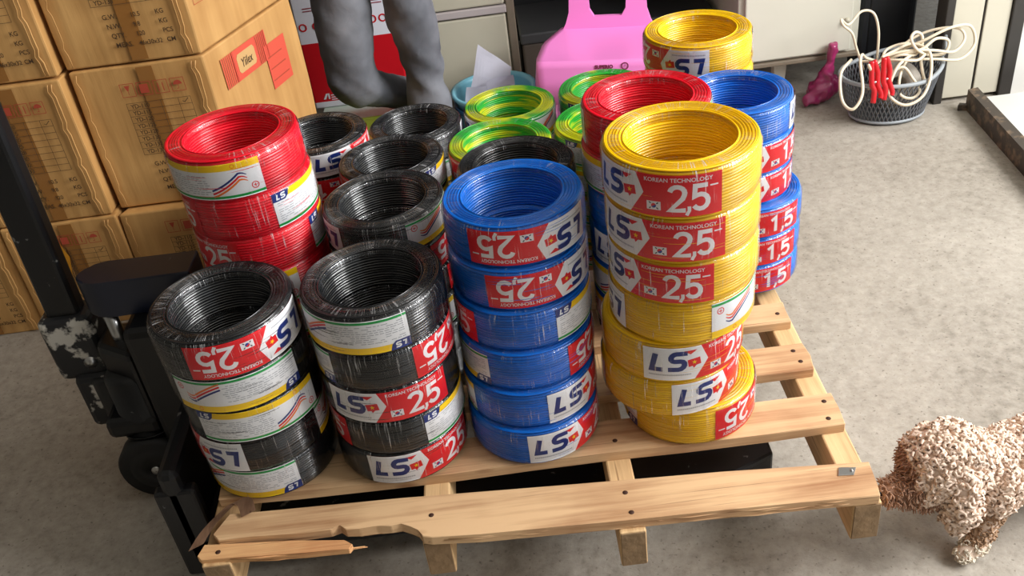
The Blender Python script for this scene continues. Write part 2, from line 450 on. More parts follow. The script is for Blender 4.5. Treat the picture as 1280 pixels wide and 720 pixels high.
def front_label(R, h, size_text, name):
    F = Flat(); lh = h*.83; k = lh/.057; W, Rr, NV, DK, YL = (LI[q] for q in ('white', 'red', 'navy', 'ldark', 'yellow'))
    L = .200; e = .00012
    P = lambda x, y: (x, y*k)
    F.rect(0, 0, L, lh, Rr, 0)
    F.poly([P(0, 0), P(.076, 0), P(.097, .031), P(.086, .057), P(0, .057)], W, e)
    F.glyph(G['L'], .0125, .0195*k, .0215, .0245*k, .0082, NV, 2*e, .22)
    F.glyph(G['S'], .0365, .0195*k, .0225, .0275*k, .0082, NV, 2*e, .22)
    for i in range(30):
        x = .008+i*.0021
        F.rect(x, .0085*k, x+.0013, .0108*k, LI['grey'], 2*e)
    F.poly([P(.060, .051), P(.080, .0515), P(.070, .0445)], Rr, 2*e)
    a = math.radians(8); ca, sa = math.cos(a), math.sin(a)
    rot = lambda x, y, cx, cy: (cx+x*ca-y*sa, cy*k+(x*sa+y*ca)*k)
    F.poly([rot(-.0095, -.0062, .0755, .030), rot(.0095, -.0062, .0755, .030), rot(.0095, .0062, .0755, .030), rot(-.0095, .0062, .0755, .030)], Rr, 2*e)
    star = []
    for i in range(10):
        q = PI/2+i*PI/5; rr = .0042 if i % 2 == 0 else .0017
        star.append((.0755+rr*math.cos(q), (.030+rr*math.sin(q))*k))
    for i in range(0, 10, 2): F.poly([(.0755, .030*k), star[i-1], star[i], star[i+1]], YL, 3*e)
    F.poly([P(.0725, .024), P(.0790, .0245), P(.0745, .0195)], Rr, 2*e)
    # flag with the red and blue disc
    F.rect(.101, .0085*k, .120, .0205*k, W, e)
    F.disc(.1105, .0145*k, .0034, Rr, 2*e, .5, .5+PI); F.disc(.1105, .0145*k, .0034, LI['kblue'], 2*e, .5+PI, .5+2*PI)
    for sx, sy in ((-1, 1), (1, 1), (-1, -1), (1, -1)):
        F.stroke([(.1105+sx*.0050-.0012, .0145*k+sy*.0036*k-.001*sx*sy), (.1105+sx*.0050+.0012, .0145*k+sy*.0036*k+.001*sx*sy)], .0016, DK, 2*e)
    F.text('KOREAN TECHNOLOGY', .098, .0478*k, .0077*k, W, e, xs=.98*.068/(.068), bold=.00012)
    x = .132; hh = .0325*k; y = .0092*k; w = .0190; sw = .0066
    F.glyph(G[size_text[0]], x, y, w if size_text[0] != '1' else w*.9, hh, sw, W, e)
    F.glyph(G[','], x+w+.0008, y, .008, hh, .0046, W, e)
    F.glyph(G['5'], x+w+.0115, y, w, hh, sw, W, e)
    F.stroke([(.1835, .0400*k), (.1945, .0400*k)], .0022, W, e)
    bm = F.build(.0032, bend(R, h, lh, L))
    me = bpy.data.meshes.new(name); bm.to_mesh(me); bm.free()
    for q in LAB: me.materials.append(M[q])
    return me

def back_label(R, h, name):
    F = Flat(); lh = h*.83; k = lh/.057; L = .200; e = .00012; W = LI['white']
    P = lambda x, y: (x, y*k)
    F.rect(0, 0, L, lh, W, 0)
    F.rect(0, .046*k, L, lh, LI['yellow'], e)
    F.rect(0, .0015*k, L, .0055*k, LI['green'], e)
    F.poly([P(0, .0425), P(.022, .0425), P(.028, .0475), P(.031, .057), P(0, .057)], LI['navy'], 2*e)
    F.glyph(G['L'], .0075, .0462*k, .0062, .0068*k, .0024, W, 3*e, .22)
    F.glyph(G['S'], .0145, .0462*k, .0070, .0074*k, .0024, W, 3*e, .22)
    r = random.Random(3)
    for row in range(9):
        y = (.0385-row*.0036)*k; x = .006
        while x < .112:
            w = r.uniform(.003, .010)
            if r.random() < .82: F.rect(x, y, x+w, y+.0009*k, LI['grey'], e)
            x += w+.0018
    for i, (ink, dy) in enumerate((('navy', 0.), ('red', -.0055), ('orange', -.0105))):
        pts = [(.120+.045*t, (.0155+dy+.010*t*t+.013*t)*k) for t in [q/8 for q in range(9)]]
        pts += [(.165+.012*t, (.0385+dy+.002*t-.006*t*t)*k) for t in (.3, .6, 1.)]
        F.stroke(pts, [.0030]*9+[.0026, .002, .0012], LI[ink], e)
    F.ring(.186, .0145*k, .0052, .0013, LI['red'], e)
    F.stroke([(.183, .0145*k), (.189, .0145*k)], .0012, LI['red'], e); F.stroke([(.186, .0115*k), (.186, .0175*k)], .0012, LI['red'], e)
    F.ring(.160, .0515*k, .0030, .0010, LI['orange'], 2*e)
    bm = F.build(.0032, bend(R, h, lh, L))
    me = bpy.data.meshes.new(name); bm.to_mesh(me); bm.free()
    for q in LAB: me.materials.append(M[q])
    return me

SIZES = {'2': (.105, .0685), '1': (.100, .058), 'y': (.1065, .0728), 'e': (.105, .0705), 'o': (.100, .0612), 'p': (.1045, .0685)}
MESH = {}
for sk, (R, h) in SIZES.items():
    MESH[sk] = (coil_mesh(R, h, 'wire_winding'), front_label(R, h, '1,5' if sk in '1o' else '2,5', 'front_label'), back_label(R, h, 'back_label'), wrap_mesh(R, h, 'shrink_wrap'))
SLOT = ['topmost']+[n+' from top' for n in ('second', 'third', 'fourth', 'fifth', 'sixth', 'seventh')]
DECK = .2
DZ = .2012

def coil(size, color, x, y, z, az, flip, label, group):
    t = thing('wire_coil', label, 'wire coil', (x, y, z), 0, group)
    wind, fr, bk, wr = MESH[size]; h = SIZES[size][1]
    a = math.radians(az)
    o = obj('wire_winding', wind, None, t); o.rotation_euler = (0, 0, rnd.uniform(0, 6.28))
    o.material_slots[0].link = 'OBJECT'; o.material_slots[0].material = M['w_'+color]
    for nm, me, off in (('front_label', fr, 0), ('back_label', bk, PI)):
        q = obj(nm, me, None, t)
        if flip: q.location = (0, 0, h); q.rotation_euler = (0, PI, a+off)
        else: q.rotation_euler = (0, 0, a+off)
        q['label'] = 'white and red size label' if nm == 'front_label' else 'white data label with yellow stripe'
    w = obj('shrink_wrap', wr, None, t); w.rotation_euler = (0, 0, rnd.uniform(0, 6.28)); w['label'] = 'clear shrink wrap'
    return t

def stack(size, color, where, base, top, items, n, group, word=None):
    """items: top to bottom, (azimuth of the size label, flipped, dx, dy, look)"""
    h = SIZES[size][1]; word = word or color
    for i in range(n):
        k = n-1-i
        t = k/max(1, n-1)
        x = base[0]+(top[0]-base[0])*t; y = base[1]+(top[1]-base[1])*t
        az, fl, dx, dy, look = items[i] if i < len(items) else (rnd.uniform(100, 250), rnd.random() < .5, rnd.uniform(-.003, .003), rnd.uniform(-.003, .003), '')
        pos = SLOT[i] if n > 1 else 'single coil'
        if i == n-1 and n > 2: pos = 'lowest'
        lab = f"{word} coil{(' ' + look) if look else ''}, {pos} of {where}"
        coil(size, color, x+dx, y+dy, DZ+k*h, az, fl, lab, group)

U, D = False, True
stack('2', 'black', 'the front left black stack', (-.456, 1.195), (-.446, 1.160), [
    (35, D, 0, 0, 'with upside-down 2,5 label'), (189, D, 0, 0, 'with white data label'), (198, U, .004, 0, 'with yellow-topped data label'), (-58, D, 0, 0, 'of mostly bare wire'), (158, D, .002, 0, 'with green-topped data label')], 5, 'black wire coils')
stack('2', 'black', 'the front stack beside blue', (-.235, 1.190), (-.224, 1.172), [
    (156, D, -.002, 0, 'with green-edged data label'), (84, D, 0, 0, 'with inverted red 2,5'), (2, U, 0, 0, 'with upright 2,5 label'), (262, U, .002, 0, 'with yellow-topped data label'), (28, U, 0, 0, 'with upright 2,5 label')], 5, 'black wire coils')
stack('2', 'blue', 'the front blue stack', (-.015, 1.196), (-.006, 1.246), [
    (13, D, 0, 0, 'with upside-down 2,5 label'), (25, D, 0, 0, 'with upside-down 2,5 label'), (260, U, 0, 0, 'with data label'), (89, D, 0, 0, 'with upside-down red 2,5'), (66, U, 0, 0, 'with upright lettering'), (46, U, 0, 0, 'with upright lettering')], 6, 'blue wire coils')
stack('y', 'yellow', 'the front yellow stack', (.238, 1.192), (.229, 1.165), [
    (-36, U, 0, 0, 'with upright 2,5 label'), (-33, U, 0, 0, 'with upright 2,5 label'), (-42, U, 0, 0, 'with upright 2,5 label'), (246, D, -.004, 0, 'with green-topped data label'), (20, U, -.020, 0, 'with upright lettering'), (45, U, -.026, 0, 'with upright lettering'), (65, D, .004, .004, 'with upside-down red 2,5')], 7, 'yellow wire coils')
stack('e', 'red', 'the red stack by the cartons', (-.438, 1.425), (-.428, 1.405), [
    (157, U, -.004, 0, 'with picture data label'), (266, U, 0, 0, 'with data label'), (297, U, .0, 0, 'with data label')], 7, 'red wire coils')
stack('1', 'black', 'the second-row black stack', (-.216, 1.400), (-.219, 1.395), [(261, D, 0, 0, 'with green-edged data label')], 6, 'black wire coils')
stack('1', 'black', 'the third-row black stack', (-.232, 1.665), (-.228, 1.66), [(-80, U, 0, 0, 'with red label edge')], 5, 'black wire coils')
stack('1', 'black', 'the rear black stack', (-.200, 1.94), (-.198, 1.93), [(134, U, 0, 0, 'with yellow-topped label')], 4, 'black wire coils')
stack('1', 'black', 'the black stack behind red', (-.392, 1.83), (-.386, 1.815), [(52, U, 0, 0, 'with upright lettering'), (22, D, .002, 0, 'with white label')], 5, 'black wire coils')
stack('1', 'green', 'the nearer green stack', (-.018, 1.678), (-.018, 1.670), [(-70, U, 0, 0, 'with white label edge')], 5, 'green and yellow wire coils', 'green-yellow')
stack('1', 'green', 'the rear green stack beside black', (.010, 1.975), (.010, 1.965), [(259, D, 0, 0, 'with white label')], 4, 'green and yellow wire coils', 'green-yellow')
stack('1', 'green', 'the green stack beside red', (.190, 1.71), (.190, 1.70), [(180, U, 0, 0, 'with yellow inner turns')], 5, 'green and yellow wire coils', 'green-yellow')
stack('1', 'green', 'the green stack near the pink chair', (.222, 2.0), (.222, 1.99), [(180, U, 0, 0, '')], 4, 'green and yellow wire coils', 'green-yellow')
stack('1', 'black', 'the black stack behind front blue', (.006, 1.462), (.006, 1.462), [(150, U, 0, 0, 'with pale top')], 6, 'black wire coils')
def mixed(size, z0, n_from, rows, base, group_where):
    h = SIZES[size][1]; n = len(rows)
    for i, (color, az, fl, dx, dy, look) in enumerate(rows):
        k = n-1-i
        pos = SLOT[i] if i < n-1 else 'lowest'
        coil(size, color, base[0]+dx, base[1]+dy, z0+k*h, az, fl, f"{color} coil{(' ' + look) if look else ''}, {pos} of {group_where}", color+' wire coils')
mixed('y', DZ, 6, [('red', 225, D, 0, -.004, 'with dark streaked wrap'), ('red', 118, U, -.004, 0, 'with yellow-topped data label'), ('blue', 40, U, 0, 0, ''), ('blue', -20, U, 0, 0, ''), ('blue', 100, U, 0, 0, ''), ('blue', 60, U, 0, 0, '')], (.232, 1.468), 'the red-topped stack behind yellow')
mixed('o', DZ, 6, [('blue', 108, U, -.001, 0, 'with bare bright side'), ('blue', 22, U, 0, -.002, 'with red 1,5 label'), ('blue', 24, U, 0, 0, 'with red 1,5 label'), ('blue', -6, U, .016, -.018, 'with red 5 showing'), ('blue', -8, U, .015, -.018, 'with red 5 showing'), ('blue', -10, U, .014, -.018, 'with red 5 showing')], (.4145, 1.583), 'the right rear blue stack')
HP = SIZES['p'][1]
for k, (z, az, fl, look) in enumerate([(5*HP, -55, D, ' with upside-down blue lettering'), (4*HP, 180, U, ' of bare wire'), (3*HP, 150, U, ''), (2*HP, 200, U, ''), (HP, 170, U, ''), (0, 190, U, '')]):
    coil('p', 'yellow', .390+(.002 if k == 1 else 0), 1.797, DZ+z, az, fl, f"yellow coil{look}, {SLOT[k] if k < 5 else 'lowest'} of the rear yellow stack", 'yellow wire coils')
# ------------------------------------------------------------------ pallet
pal = thing('wooden_pallet', 'worn wooden pallet with a split front board, loaded with wire coils', 'pallet', (0, 1.5, .1))
PO = Vector((0, 1.5, .1))
def pobj(name, bm, mats, smooth=False):
    bmesh.ops.translate(bm, verts=bm.verts, vec=-PO)
    return obj(name, bm, mats, pal, smooth)
ZB = .182
FR = [(-.512, 1.070), (-.531, 1.031), (-.520, 1.018), (-.471, 1.017), (-.404, 1.012), (-.345, 1.012), (-.331, 1.019), (-.322, 1.008), (-.300, 1.006), (-.275, 1.008), (-.252, 1.004), (-.236, 1.007), (-.222, .998), (-.209, .990), (-.203, .976), (-.190, .972), (-.117, .966), (.002, .962), (.10, .958), (.238, .955), (.36, .951), (.470, .946), (.474, .97), (.478, 1.014), (.256, 1.030), (.01, 1.043), (-.24, 1.058), (-.456, 1.066)]
bm = BM(); prism(bm, FR, ZB, DECK, .0012, 0, 1)
rr = random.Random(5)
for i in range(34):      # torn fibres along the broken front edge
    x = rr.uniform(-.33, .44); y = .9665-(x+.117)*.034 if x > -.2 else 1.008
    l = rr.uniform(.03, .11); z = rr.uniform(ZB+.001, DECK-.004)
    yy = lambda q: (.9668-(q+.117)*.034 if q > -.19 else 1.0085)
    tube(bm, [(x, yy(x)+.001, z), (x+l*.5, yy(x+l*.5)-rr.uniform(.000, .0012), z-.0005), (x+l, yy(x+l)+.001, z+.0005)], [.0008, .0014, .0005], 5) if not (-.24 < x+l and x < -.18) and x+l < .45 else None
o = pobj('deck_board', bm, M['beam']); o['label'] = 'front deck board with a splintered edge'
SP = [(-.552, 1.000), (-.545, 1.022), (-.503, 1.0165), (-.414, 1.009), (-.325, .997), (-.311, .986), (-.316, .978), (-.345, .980), (-.385, .981), (-.43, .984), (-.484, .988), (-.545, .992)]
bm = BM(); prism(bm, SP, ZB-.004, ZB+.008, .001, 0, 1)
for i in range(9):
    x = rr.uniform(-.54, -.40); tube(bm, [(x, .988, ZB-.003+.001*i), (x+.05, .984, ZB-.003+.001*i), (x+.11, .985, ZB-.002+.001*i)], [.001, .0022, .0006], 5)
o = pobj('split_piece', bm, M['raw']); o['label'] = 'split off piece of the front board'
for i, (y0, y1, xl, xr) in enumerate([(1.098, 1.176, -.540, .474), (1.236, 1.311, -.536, .468), (1.372, 1.436, -.54, .470), (1.508, 1.580, -.535, .472), (1.644, 1.718, -.54, .468), (1.780, 1.852, -.54, .471), (1.916, 1.990, -.538, .47), (2.040, 2.112, -.54, .471)]):
    bm = BM(); e = .004
    pts = [(xl+.003, y0+.006)]+[(xl+(xr-xl)*k/8, y0+.002*math.sin(k*1.7+i)) for k in range(1, 8)]+[(xr-.002, y0+.001), (xr+e*math.sin(i*2.), (y0+y1)/2), (xr, y1-.002), (xl, y1)]
    prism(bm, pts, ZB, DECK, .0014, 0, 1)
    pobj('deck_board', bm, M['beam'])
for i, (x0, x1, y0) in enumerate([(-.545, -.500, .985), (-.206, -.164, .978), (.088, .128, .950), (.434, .476, .948)]):
    bm = BM(); box(bm, (x0, y0, .107), (x1, 2.115, ZB), .003)
    o = pobj('stringer', bm, M['stringer'])
    bm = BM(); box(bm, (x0+.0015, y0-.0012, .109), (x1-.0015, y0+.006, ZB-.002), .0008, 0, 1)
    g = obj('end_grain', bm, M['endgrain']); bmesh_off = [setattr(v, 'co', v.co-PO) for v in g.data.vertices]; g.parent = o; g['label'] = 'darker end face of the stringer'
# brown strip torn loose at the left corner, steel clip at the right corner, nails
bm = BM(); S = catmull([(-.556, 1.012, .194), (-.540, 1.040, .203), (-.520, 1.072, .2035), (-.502, 1.086, .208), (-.488, 1.080, .208), (-.480, 1.060, .203)], 6)
vs = [(bm.verts.new(p+Vector((-.010, -.004, 0))), bm.verts.new(p+Vector((.012, .006, .002)))) for p in S]
for a, b in zip(vs, vs[1:]): bm.faces.new((a[0], a[1], b[1], b[0]))
bmesh.ops.solidify(bm, geom=bm.faces[:], thickness=.002)
o = pobj('torn_strip', bm, M['barkstrip']); o['label'] = 'grey brown torn strip at the left corner'
bm = BM(); prism(bm, [(.424, .992), (.447, .990), (.455, 1.004), (.430, 1.008)], DECK, DECK+.0022, .0006, 0, 1)
bmesh.ops.create_uvsphere(bm, u_segments=10, v_segments=6, radius=.0028, matrix=Matrix.Translation((.446, .998, DECK+.0022)))
o = pobj('corner_clip', bm, M['steel']); o['label'] = 'small steel clip on the right corner'
for x, y in [(-.19, 1.015), (.107, 1.012), (.110, .972), (.45, 1.115), (.456, 1.155), (.45, 1.26), (.446, 1.29), (.45, 1.40), (.108, 1.125), (-.19, 1.13), (-.52, 1.003)]:
    z = DECK if y > 1.004 or x > 0 else ZB+.008
    bm = BM(); lathe(bm, [(0, z+.0008), (.0035, z+.0009), (.0042, z+.0002), (.0042, z-.003)], 10, cx=x, cy=y)
    pobj('nail', bm, M['rust'])
bm = BM(); lathe(bm, [(.001, ZB+.0055), (.006, ZB+.005), (.007, ZB-.002)], 8, cx=-.185, cy=.984); tube(bm, [(-.20, .984, ZB+.001), (-.188, .978, ZB+.006), (-.172, .982, ZB+.002)], .0035, 6)
o = pobj('nail', bm, M['rust']); o['label'] = 'bent rusty nail in the broken edge'

# ------------------------------------------------------------------ pallet truck
JY = 1.39
jk = thing('pallet_truck', 'scratched black and navy hand pallet truck lifting the pallet', 'pallet truck', (-.75, JY, 0))
JO = Vector((-.75, JY, 0))
def jobj(name, bm, mats, label=None, parent=jk):
    bmesh.ops.translate(bm, verts=bm.verts, vec=-JO)
    o = obj(name, bm, mats, parent, False)
    if label: o['label'] = label
    return o
for y in (1.19, 1.60):
    bm = BM(); prism(bm, [(-.62, y-.08), (.30, y-.08), (.375, y-.045), (.375, y+.045), (.30, y+.08), (-.62, y+.08)], .056, .106, .006)
    f = jobj('fork', bm, M['jack'])
    for yy in (y-.028, y+.028):
        bm = BM(); lathe(bm, [(.008, -.02), (.033, -.02), (.036, -.016), (.036, .016), (.033, .02), (.008, .02)], 20, closed=True)
        bmesh.ops.rotate(bm, verts=bm.verts, matrix=Matrix.Rotation(PI/2, 3, 'X')); bmesh.ops.translate(bm, verts=bm.verts, vec=(.325, yy, .036))
        bmesh.ops.translate(bm, verts=bm.verts, vec=-JO)
        obj('load_roller', bm, M['black'], f)
# bulkhead across the fork heels, with its sloping cheeks
bm = BM()
box(bm, (-.625, 1.11, .06), (-.590, 1.69, .26), .012)
prism(bm, [(-.625, 1.31), (-.590, 1.31), (-.590, 1.47), (-.625, 1.47)], .25, .42, .01)
for y in (1.122, 1.678):
    vs = prism(bm, [(-.64, y-.012), (-.572, y-.012), (-.572, y+.012), (-.64, y+.012)], .02, .22, .006)
jobj('bulkhead', bm, M['jack'])
bm = BM()   # rounded navy head over the pump
pr = [(-.775+.055*(1-math.cos(a)), .055*math.sin(a)) for a in [PI/2*k/8 for k in range(9)]]
outl = [(x, JY+.035+y*.65) for x, y in pr]+[(-.568, JY+.071), (-.568, JY-.001)]+[(x, JY+.035-y*.65) for x, y in pr[::-1][:-1]]
prism(bm, outl, .386, .458, .026, 0, 4)
jobj('lift_head', bm, M['navy'], 'worn navy rounded lift head')
bm = BM(); tube(bm, [(-.738, JY+.02, .26), (-.738, JY+.02, .388)], .012, 16); jobj('piston_rod', bm, M['steel'], 'shiny piston rod')
bm = BM()
lathe(bm, [(.001, .275), (.040, .275), (.048, .265), (.050, .12), (.056, .15), (.056, .147), (.001, .147)], 28, cx=-.735, cy=JY)
box(bm, (-.80, JY-.05, .148), (-.70, JY+.06, .19), .012)
lathe(bm, [(.001, .245), (.022, .245), (.026, .238), (.026, .13)], 18, cx=-.80, cy=JY+.03)
box(bm, (-.70, JY-.055, .09), (-.625, JY+.075, .385), .014)
prism(bm, [(-.78, JY+.0), (-.70, JY-.05), (-.70, JY+.07), (-.78, JY+.07)], .15, .33, .012)
jobj('pump', bm, M['jack'])
bm = BM()
tube(bm, [(-.735, JY-.062, .072), (-.735, JY+.062, .072)], .0105, 14)
box(bm, (-.75, JY-.016, .062), (-.72, JY+.016, .12), .006)
jobj('axle', bm, M['jack'])
for y in (JY-.040, JY+.040):
    bm = BM(); lathe(bm, [(.012, -.022), (.046, -.022), (.050, -.018), (.066, -.022), (.071, -.015), (.071, .015), (.066, .022), (.050, .018), (.046, .022), (.012, .022)], 36, closed=True)
    bmesh.ops.rotate(bm, verts=bm.verts, matrix=Matrix.Rotation(PI/2, 3, 'X')); bmesh.ops.translate(bm, verts=bm.verts, vec=(-.735, y, .072))
    w = jobj('steering_wheel', bm, M['black'])
    bm = BM(); lathe(bm, [(.001, -.025), (.008, -.025), (.010, -.021), (.010, .021), (.008, .025), (.001, .025)], 14)
    bmesh.ops.rotate(bm, verts=bm.verts, matrix=Matrix.Rotation(PI/2, 3, 'X')); bmesh.ops.translate(bm, verts=bm.verts, vec=(-.735, y, .072))
    bmesh.ops.translate(bm, verts=bm.verts, vec=-JO); obj('hub', bm, M['steel'], w)
# handle: fork bracket, flat tube, loop grip above the frame
HX, HY = -.835, 1.455
bm = BM()
prism(bm, [(HX-.048, HY-.036), (HX+.048, HY-.036), (HX+.048, HY+.036), (HX-.048, HY+.036)], .235, .372, .014, 0, 3)
box(bm, (HX-.02, HY-.05, .13), (HX+.10, HY+.02, .25), .012)
box(bm, (HX+.03, HY-.03, .17), (HX+.115, HY+.03, .215), .008)
hb = jobj('handle_bracket', bm, M['scuff'], 'bracket with scuffed white paint')
bm = BM(); lathe(bm, [(.001, -.043), (.009, -.043), (.012, -.040), (.012, .040), (.001, .043)], 14)
bmesh.ops.rotate(bm, verts=bm.verts, matrix=Matrix.Rotation(PI/2, 3, 'X')); bmesh.ops.translate(bm, verts=bm.verts, vec=(HX+.022, HY, .275)-JO if False else Vector((HX+.022, HY, .275))-JO)
obj('pivot_bolt', bm, M['steel'], hb)
bm = BM()
prism(bm, [(-.032, -.02), (.030, -.02), (.030, .02), (-.032, .02)], .35, 1.02, .010, 0, 3)
tube(bm, catmull([(0, 0, 1.0), (0, -.09, 1.04), (0, -.13, 1.10), (0, -.10, 1.17), (0, 0, 1.19), (0, .10, 1.17), (0, .13, 1.10), (0, .09, 1.04)], 6, True), .014, 10, closed=True)
for v in bm.verts: v.co = Vector((v.co.x+HX+(v.co.z-.35)*.03, v.co.y+HY, v.co.z))
jobj('handle', bm, M['jack'], 'tall black handle with chipped paint')

# ------------------------------------------------------------------ cartons
INK = [M['card'], plain('black carton ink', srgb(70, 48, 26), .7), plain('red carton ink', srgb(216, 84, 62), .7), plain('darker red carton ink', srgb(176, 70, 46), .7), plain('brown packing tape', srgb(150, 100, 44), .25, coat=.4), plain('pale inside of the carton', srgb(206, 164, 106), .7)]
def carton_print(F, w, h):
    """front panel print: care marks, model table, weights"""
    e = .0006; x0 = w*.36; tw = w*.47
    for i in range(4):
        x = x0+i*w*.125-.005; y = h*.80; s = w*.10
        F.stroke([(x, y), (x+s, y), (x+s, y+s), (x, y+s), (x, y)], .0013, 3, e)
        if i == 3: F.disc(x+s/2, y+s*.5, s*.33, 3, e, 0, PI, 8); F.stroke([(x+s/2, y+s*.5), (x+s/2, y+s*.18), (x+s*.35, y+s*.2)], .0012, 3, e)
        elif i == 0: F.poly([(x+s*.3, y+s*.85), (x+s*.7, y+s*.85), (x+s*.55, y+s*.45), (x+s*.45, y+s*.45)], 3, e); F.stroke([(x+s*.5, y+s*.45), (x+s*.5, y+s*.15)], .0012, 3, e)
        elif i == 1: F.rect(x+s*.15, y+s*.15, x+s*.8, y+s*.85, 3, e)
        else: F.stroke([(x+s*.3, y+s*.15), (x+s*.3, y+s*.8)], .0022, 3, e); F.stroke([(x+s*.65, y+s*.15), (x+s*.65, y+s*.8)], .0022, 3, e)
    rows = ['YD-110', 'YD-115', 'YD-120', 'YD-125', 'YD-128', 'YD-130', 'YD-132', 'YD-133']
    rh = h*.046; yt = h*.755; n = len(rows)
    for i in range(n+1): F.stroke([(x0-.004, yt-i*rh), (x0+tw, yt-i*rh)], .0009, 1, e)
    for x in (x0-.004, x0+tw*.52, x0+tw*.80, x0+tw): F.stroke([(x, yt), (x, yt-n*rh)], .0009, 1, e)
    for i, s in enumerate(rows): F.text(s, x0+.004, yt-(i+.80)*rh, .0135, 1, e, .95, 0, .0002)
    F.stroke([(x0+tw*.86, yt-rh*.55), (x0+tw*.89, yt-rh*.75), (x0+tw*.96, yt-rh*.2)], .0014, 1, e)
    for i, (a, b, c) in enumerate((('G.W.', '10.5', 'KG'), ('N.W.', '9.8', 'KG'), ('QTY.', '120', 'PCS'), ('MEAS.', '46x30x32', 'CM'))):
        y = h*(.30-.062*i)
        F.text(a, x0+.01+i*.003, y, .0145, 1, e, .95, 0, .0002); F.text(b, x0+tw*.50, y, .0135, 1, e, .9, 0, .0002); F.text(c, x0+tw*.88+i*.002, y, .0135, 1, e, .95, 0, .0002)

def carton(label, foot, z0, z1, front=True, side=None, tape=True, seed=0, stain=False):
    """foot: front-left, front-right, back-right, back-left"""
    fl, fr, br, bl = [Vector((p[0], p[1], 0)) for p in foot]
    t = thing('carton', label, 'carton', ((fl.x+br.x)/2, (fl.y+br.y)/2, z0), 0, 'brown cartons stacked at the left')
    O = t.location.copy(); r = random.Random(seed)
    bm = BM(); h = z1-z0
    prism(bm, [(p.x, p.y) for p in (fl, fr, br, bl)], z0, z1, .004, 0, 2)
    bmesh.ops.subdivide_edges(bm, edges=[e for e in bm.edges if e.calc_length() > .1], cuts=7, use_grid_fill=True)
    cen = Vector((O.x, O.y, (z0+z1)/2))
    for v in bm.verts:
        d = noise.noise_vector(v.co*9+Vector((seed*3.1, 0, 0)))*.0022
        u = min(1, 2*abs(v.co.z-cen.z)/h)
        d += Vector((v.co.x-cen.x, v.co.y-cen.y, 0))*.012*(1-u*u)
        v.co += Vector((d.x, d.y, d.z*.3))
        v.co.z = max(z0, min(z1, v.co.z))
    for f in bm.faces: f.smooth = False
    obj('carton_box', bm, INK, t); t.children[0].location = -O
    ux = (fr-fl); w = ux.length; ux.normalize(); nf = Vector((ux.y, -ux.x, 0))
    # taped end flaps: long creased seam near the right edge and the tape over it
    for xo, a in ((w-.016, .0018), (w-.024, .0013), (.018, .0011)):
        bm = BM(); pts = []
        for k in range(23):
            z = h*(.02+.96*k/22); wv = .0045 if k % 6 == 3 else 0
            p = fl+ux*(xo-wv+r.uniform(-.0006, .0006))+nf*(.0050+.004*math.sin(PI*k/22)); pts.append(Vector((p.x, p.y, z0+z)))
        tube(bm, pts, a, 5)
        q = obj('flap_edge', bm, M['card'], t); q.location = -O
    if front:
        F = Flat(); carton_print(F, w, h)
        if tape: F.rect(w*.50, .006, w*.62, h*.985, 4, .0003)
        def place(co):
            u = 2*abs(co.y/h-.5); bul = .012*(1-u*u)*.26/1.0+.0028
            p = fl+ux*co.x+nf*(bul+co.z+.0016); return Vector((p.x, p.y, z0+co.y))
        q = obj('front_print', F.build(.03, place), INK, t); q.location = -O
    if side:
        us = (br-fr); us.normalize(); ns = Vector((us.y, -us.x, 0))
        F = Flat(); side(F, (br-fr).length, h)
        q = obj('side_print', F.build(.03, lambda co: Vector(((fr+us*co.x+ns*(.0042+co.z)).x, (fr+us*co.x+ns*(.0042+co.z)).y, z0+co.y))), INK, t); q.location = -O; q['label'] = 'red printing'
    if stain:
        F = Flat()
        F.poly([(w*.30, h*.50), (w*.44, h*.46), (w*.50, h*.70), (w*.42, h*.985), (w*.28, h*.985), (w*.33, h*.75)], 0, .0)
        q = obj('tape_piece', F.build(.03, lambda co: Vector(((fl+ux*co.x+nf*.0082).x, (fl+ux*co.x+nf*.0082).y, z0+co.y))), plain('orange tape', srgb(206, 138, 24), .3, coat=.4, var=.3, scale=30), t); q.location = -O; q['label'] = 'torn orange tape'
    return t
def side_logo(F, w, h):
    x0, x1 = w*.13, w*.62; y0, y1 = h*.70, h*.91; e = 0
    a = x0+(x1-x0)*.27; b = x0+(x1-x0)*.74
    for k in range(7): F.rect(x0+(a-x0)*k/7, y0, x0+(a-x0)*(k+.62)/7, y1, 2, e)
    F.rect(a-.004, y0, b+.004, y1, 2, e)
    for k in range(7): F.rect(b+(x1-b)*(k+.38)/7, y0, b+(x1-b)*(k+1)/7, y1, 2, e)
    F.poly([(a+.006, y0+.02), (a+.012, y0+.013), (b-.012, y0+.013), (b-.006, y0+.02), (b-.006, y1-.02), (b-.012, y1-.013), (a+.012, y1-.013), (a+.006, y1-.02)], 5, .0004)
    F.text('Yiilex', (a+b)/2, y0+.024, .028, 1, .0008, .72, .15, .0004, True)
    x2, x3 = w*.58, w*.82; y2, y3 = h*.48, h*.80
    F.rect(x2, y2, x3, y3, 2, e)
    for k in range(3): F.rect(x2+.006, y2+.018+k*.028, x3-.010-.006*k, y2+.021+k*.028, 3, .0004)
def side_top(F, w, h):
    F.stroke([(w*.05, h*.30), (w*.62, h*.30), (w*.62, h*.98), (w*.05, h*.98), (w*.05, h*.30)], .0012, 3, 0)
    for k in range(4): F.rect(w*.09, h*(.40+.15*k), w*.5, h*(.49+.15*k), 2, .0002)
XA, XB, XC, XD, YF = -1.455, -1.186, -.911, -.620, 1.953
sk = lambda x0, x1, y: [(x0, y), (x1, y), (x1+.137, y+.345), (x0+.137, y+.345)]
st = lambda x0, x1, y, d=.40: [(x0, y), (x1, y), (x1, y+d), (x0, y+d)]
carton('bottom carton at the far left behind the truck handle', st(XA-.002, XB-.006, YF+.006), 0, .288, seed=1)
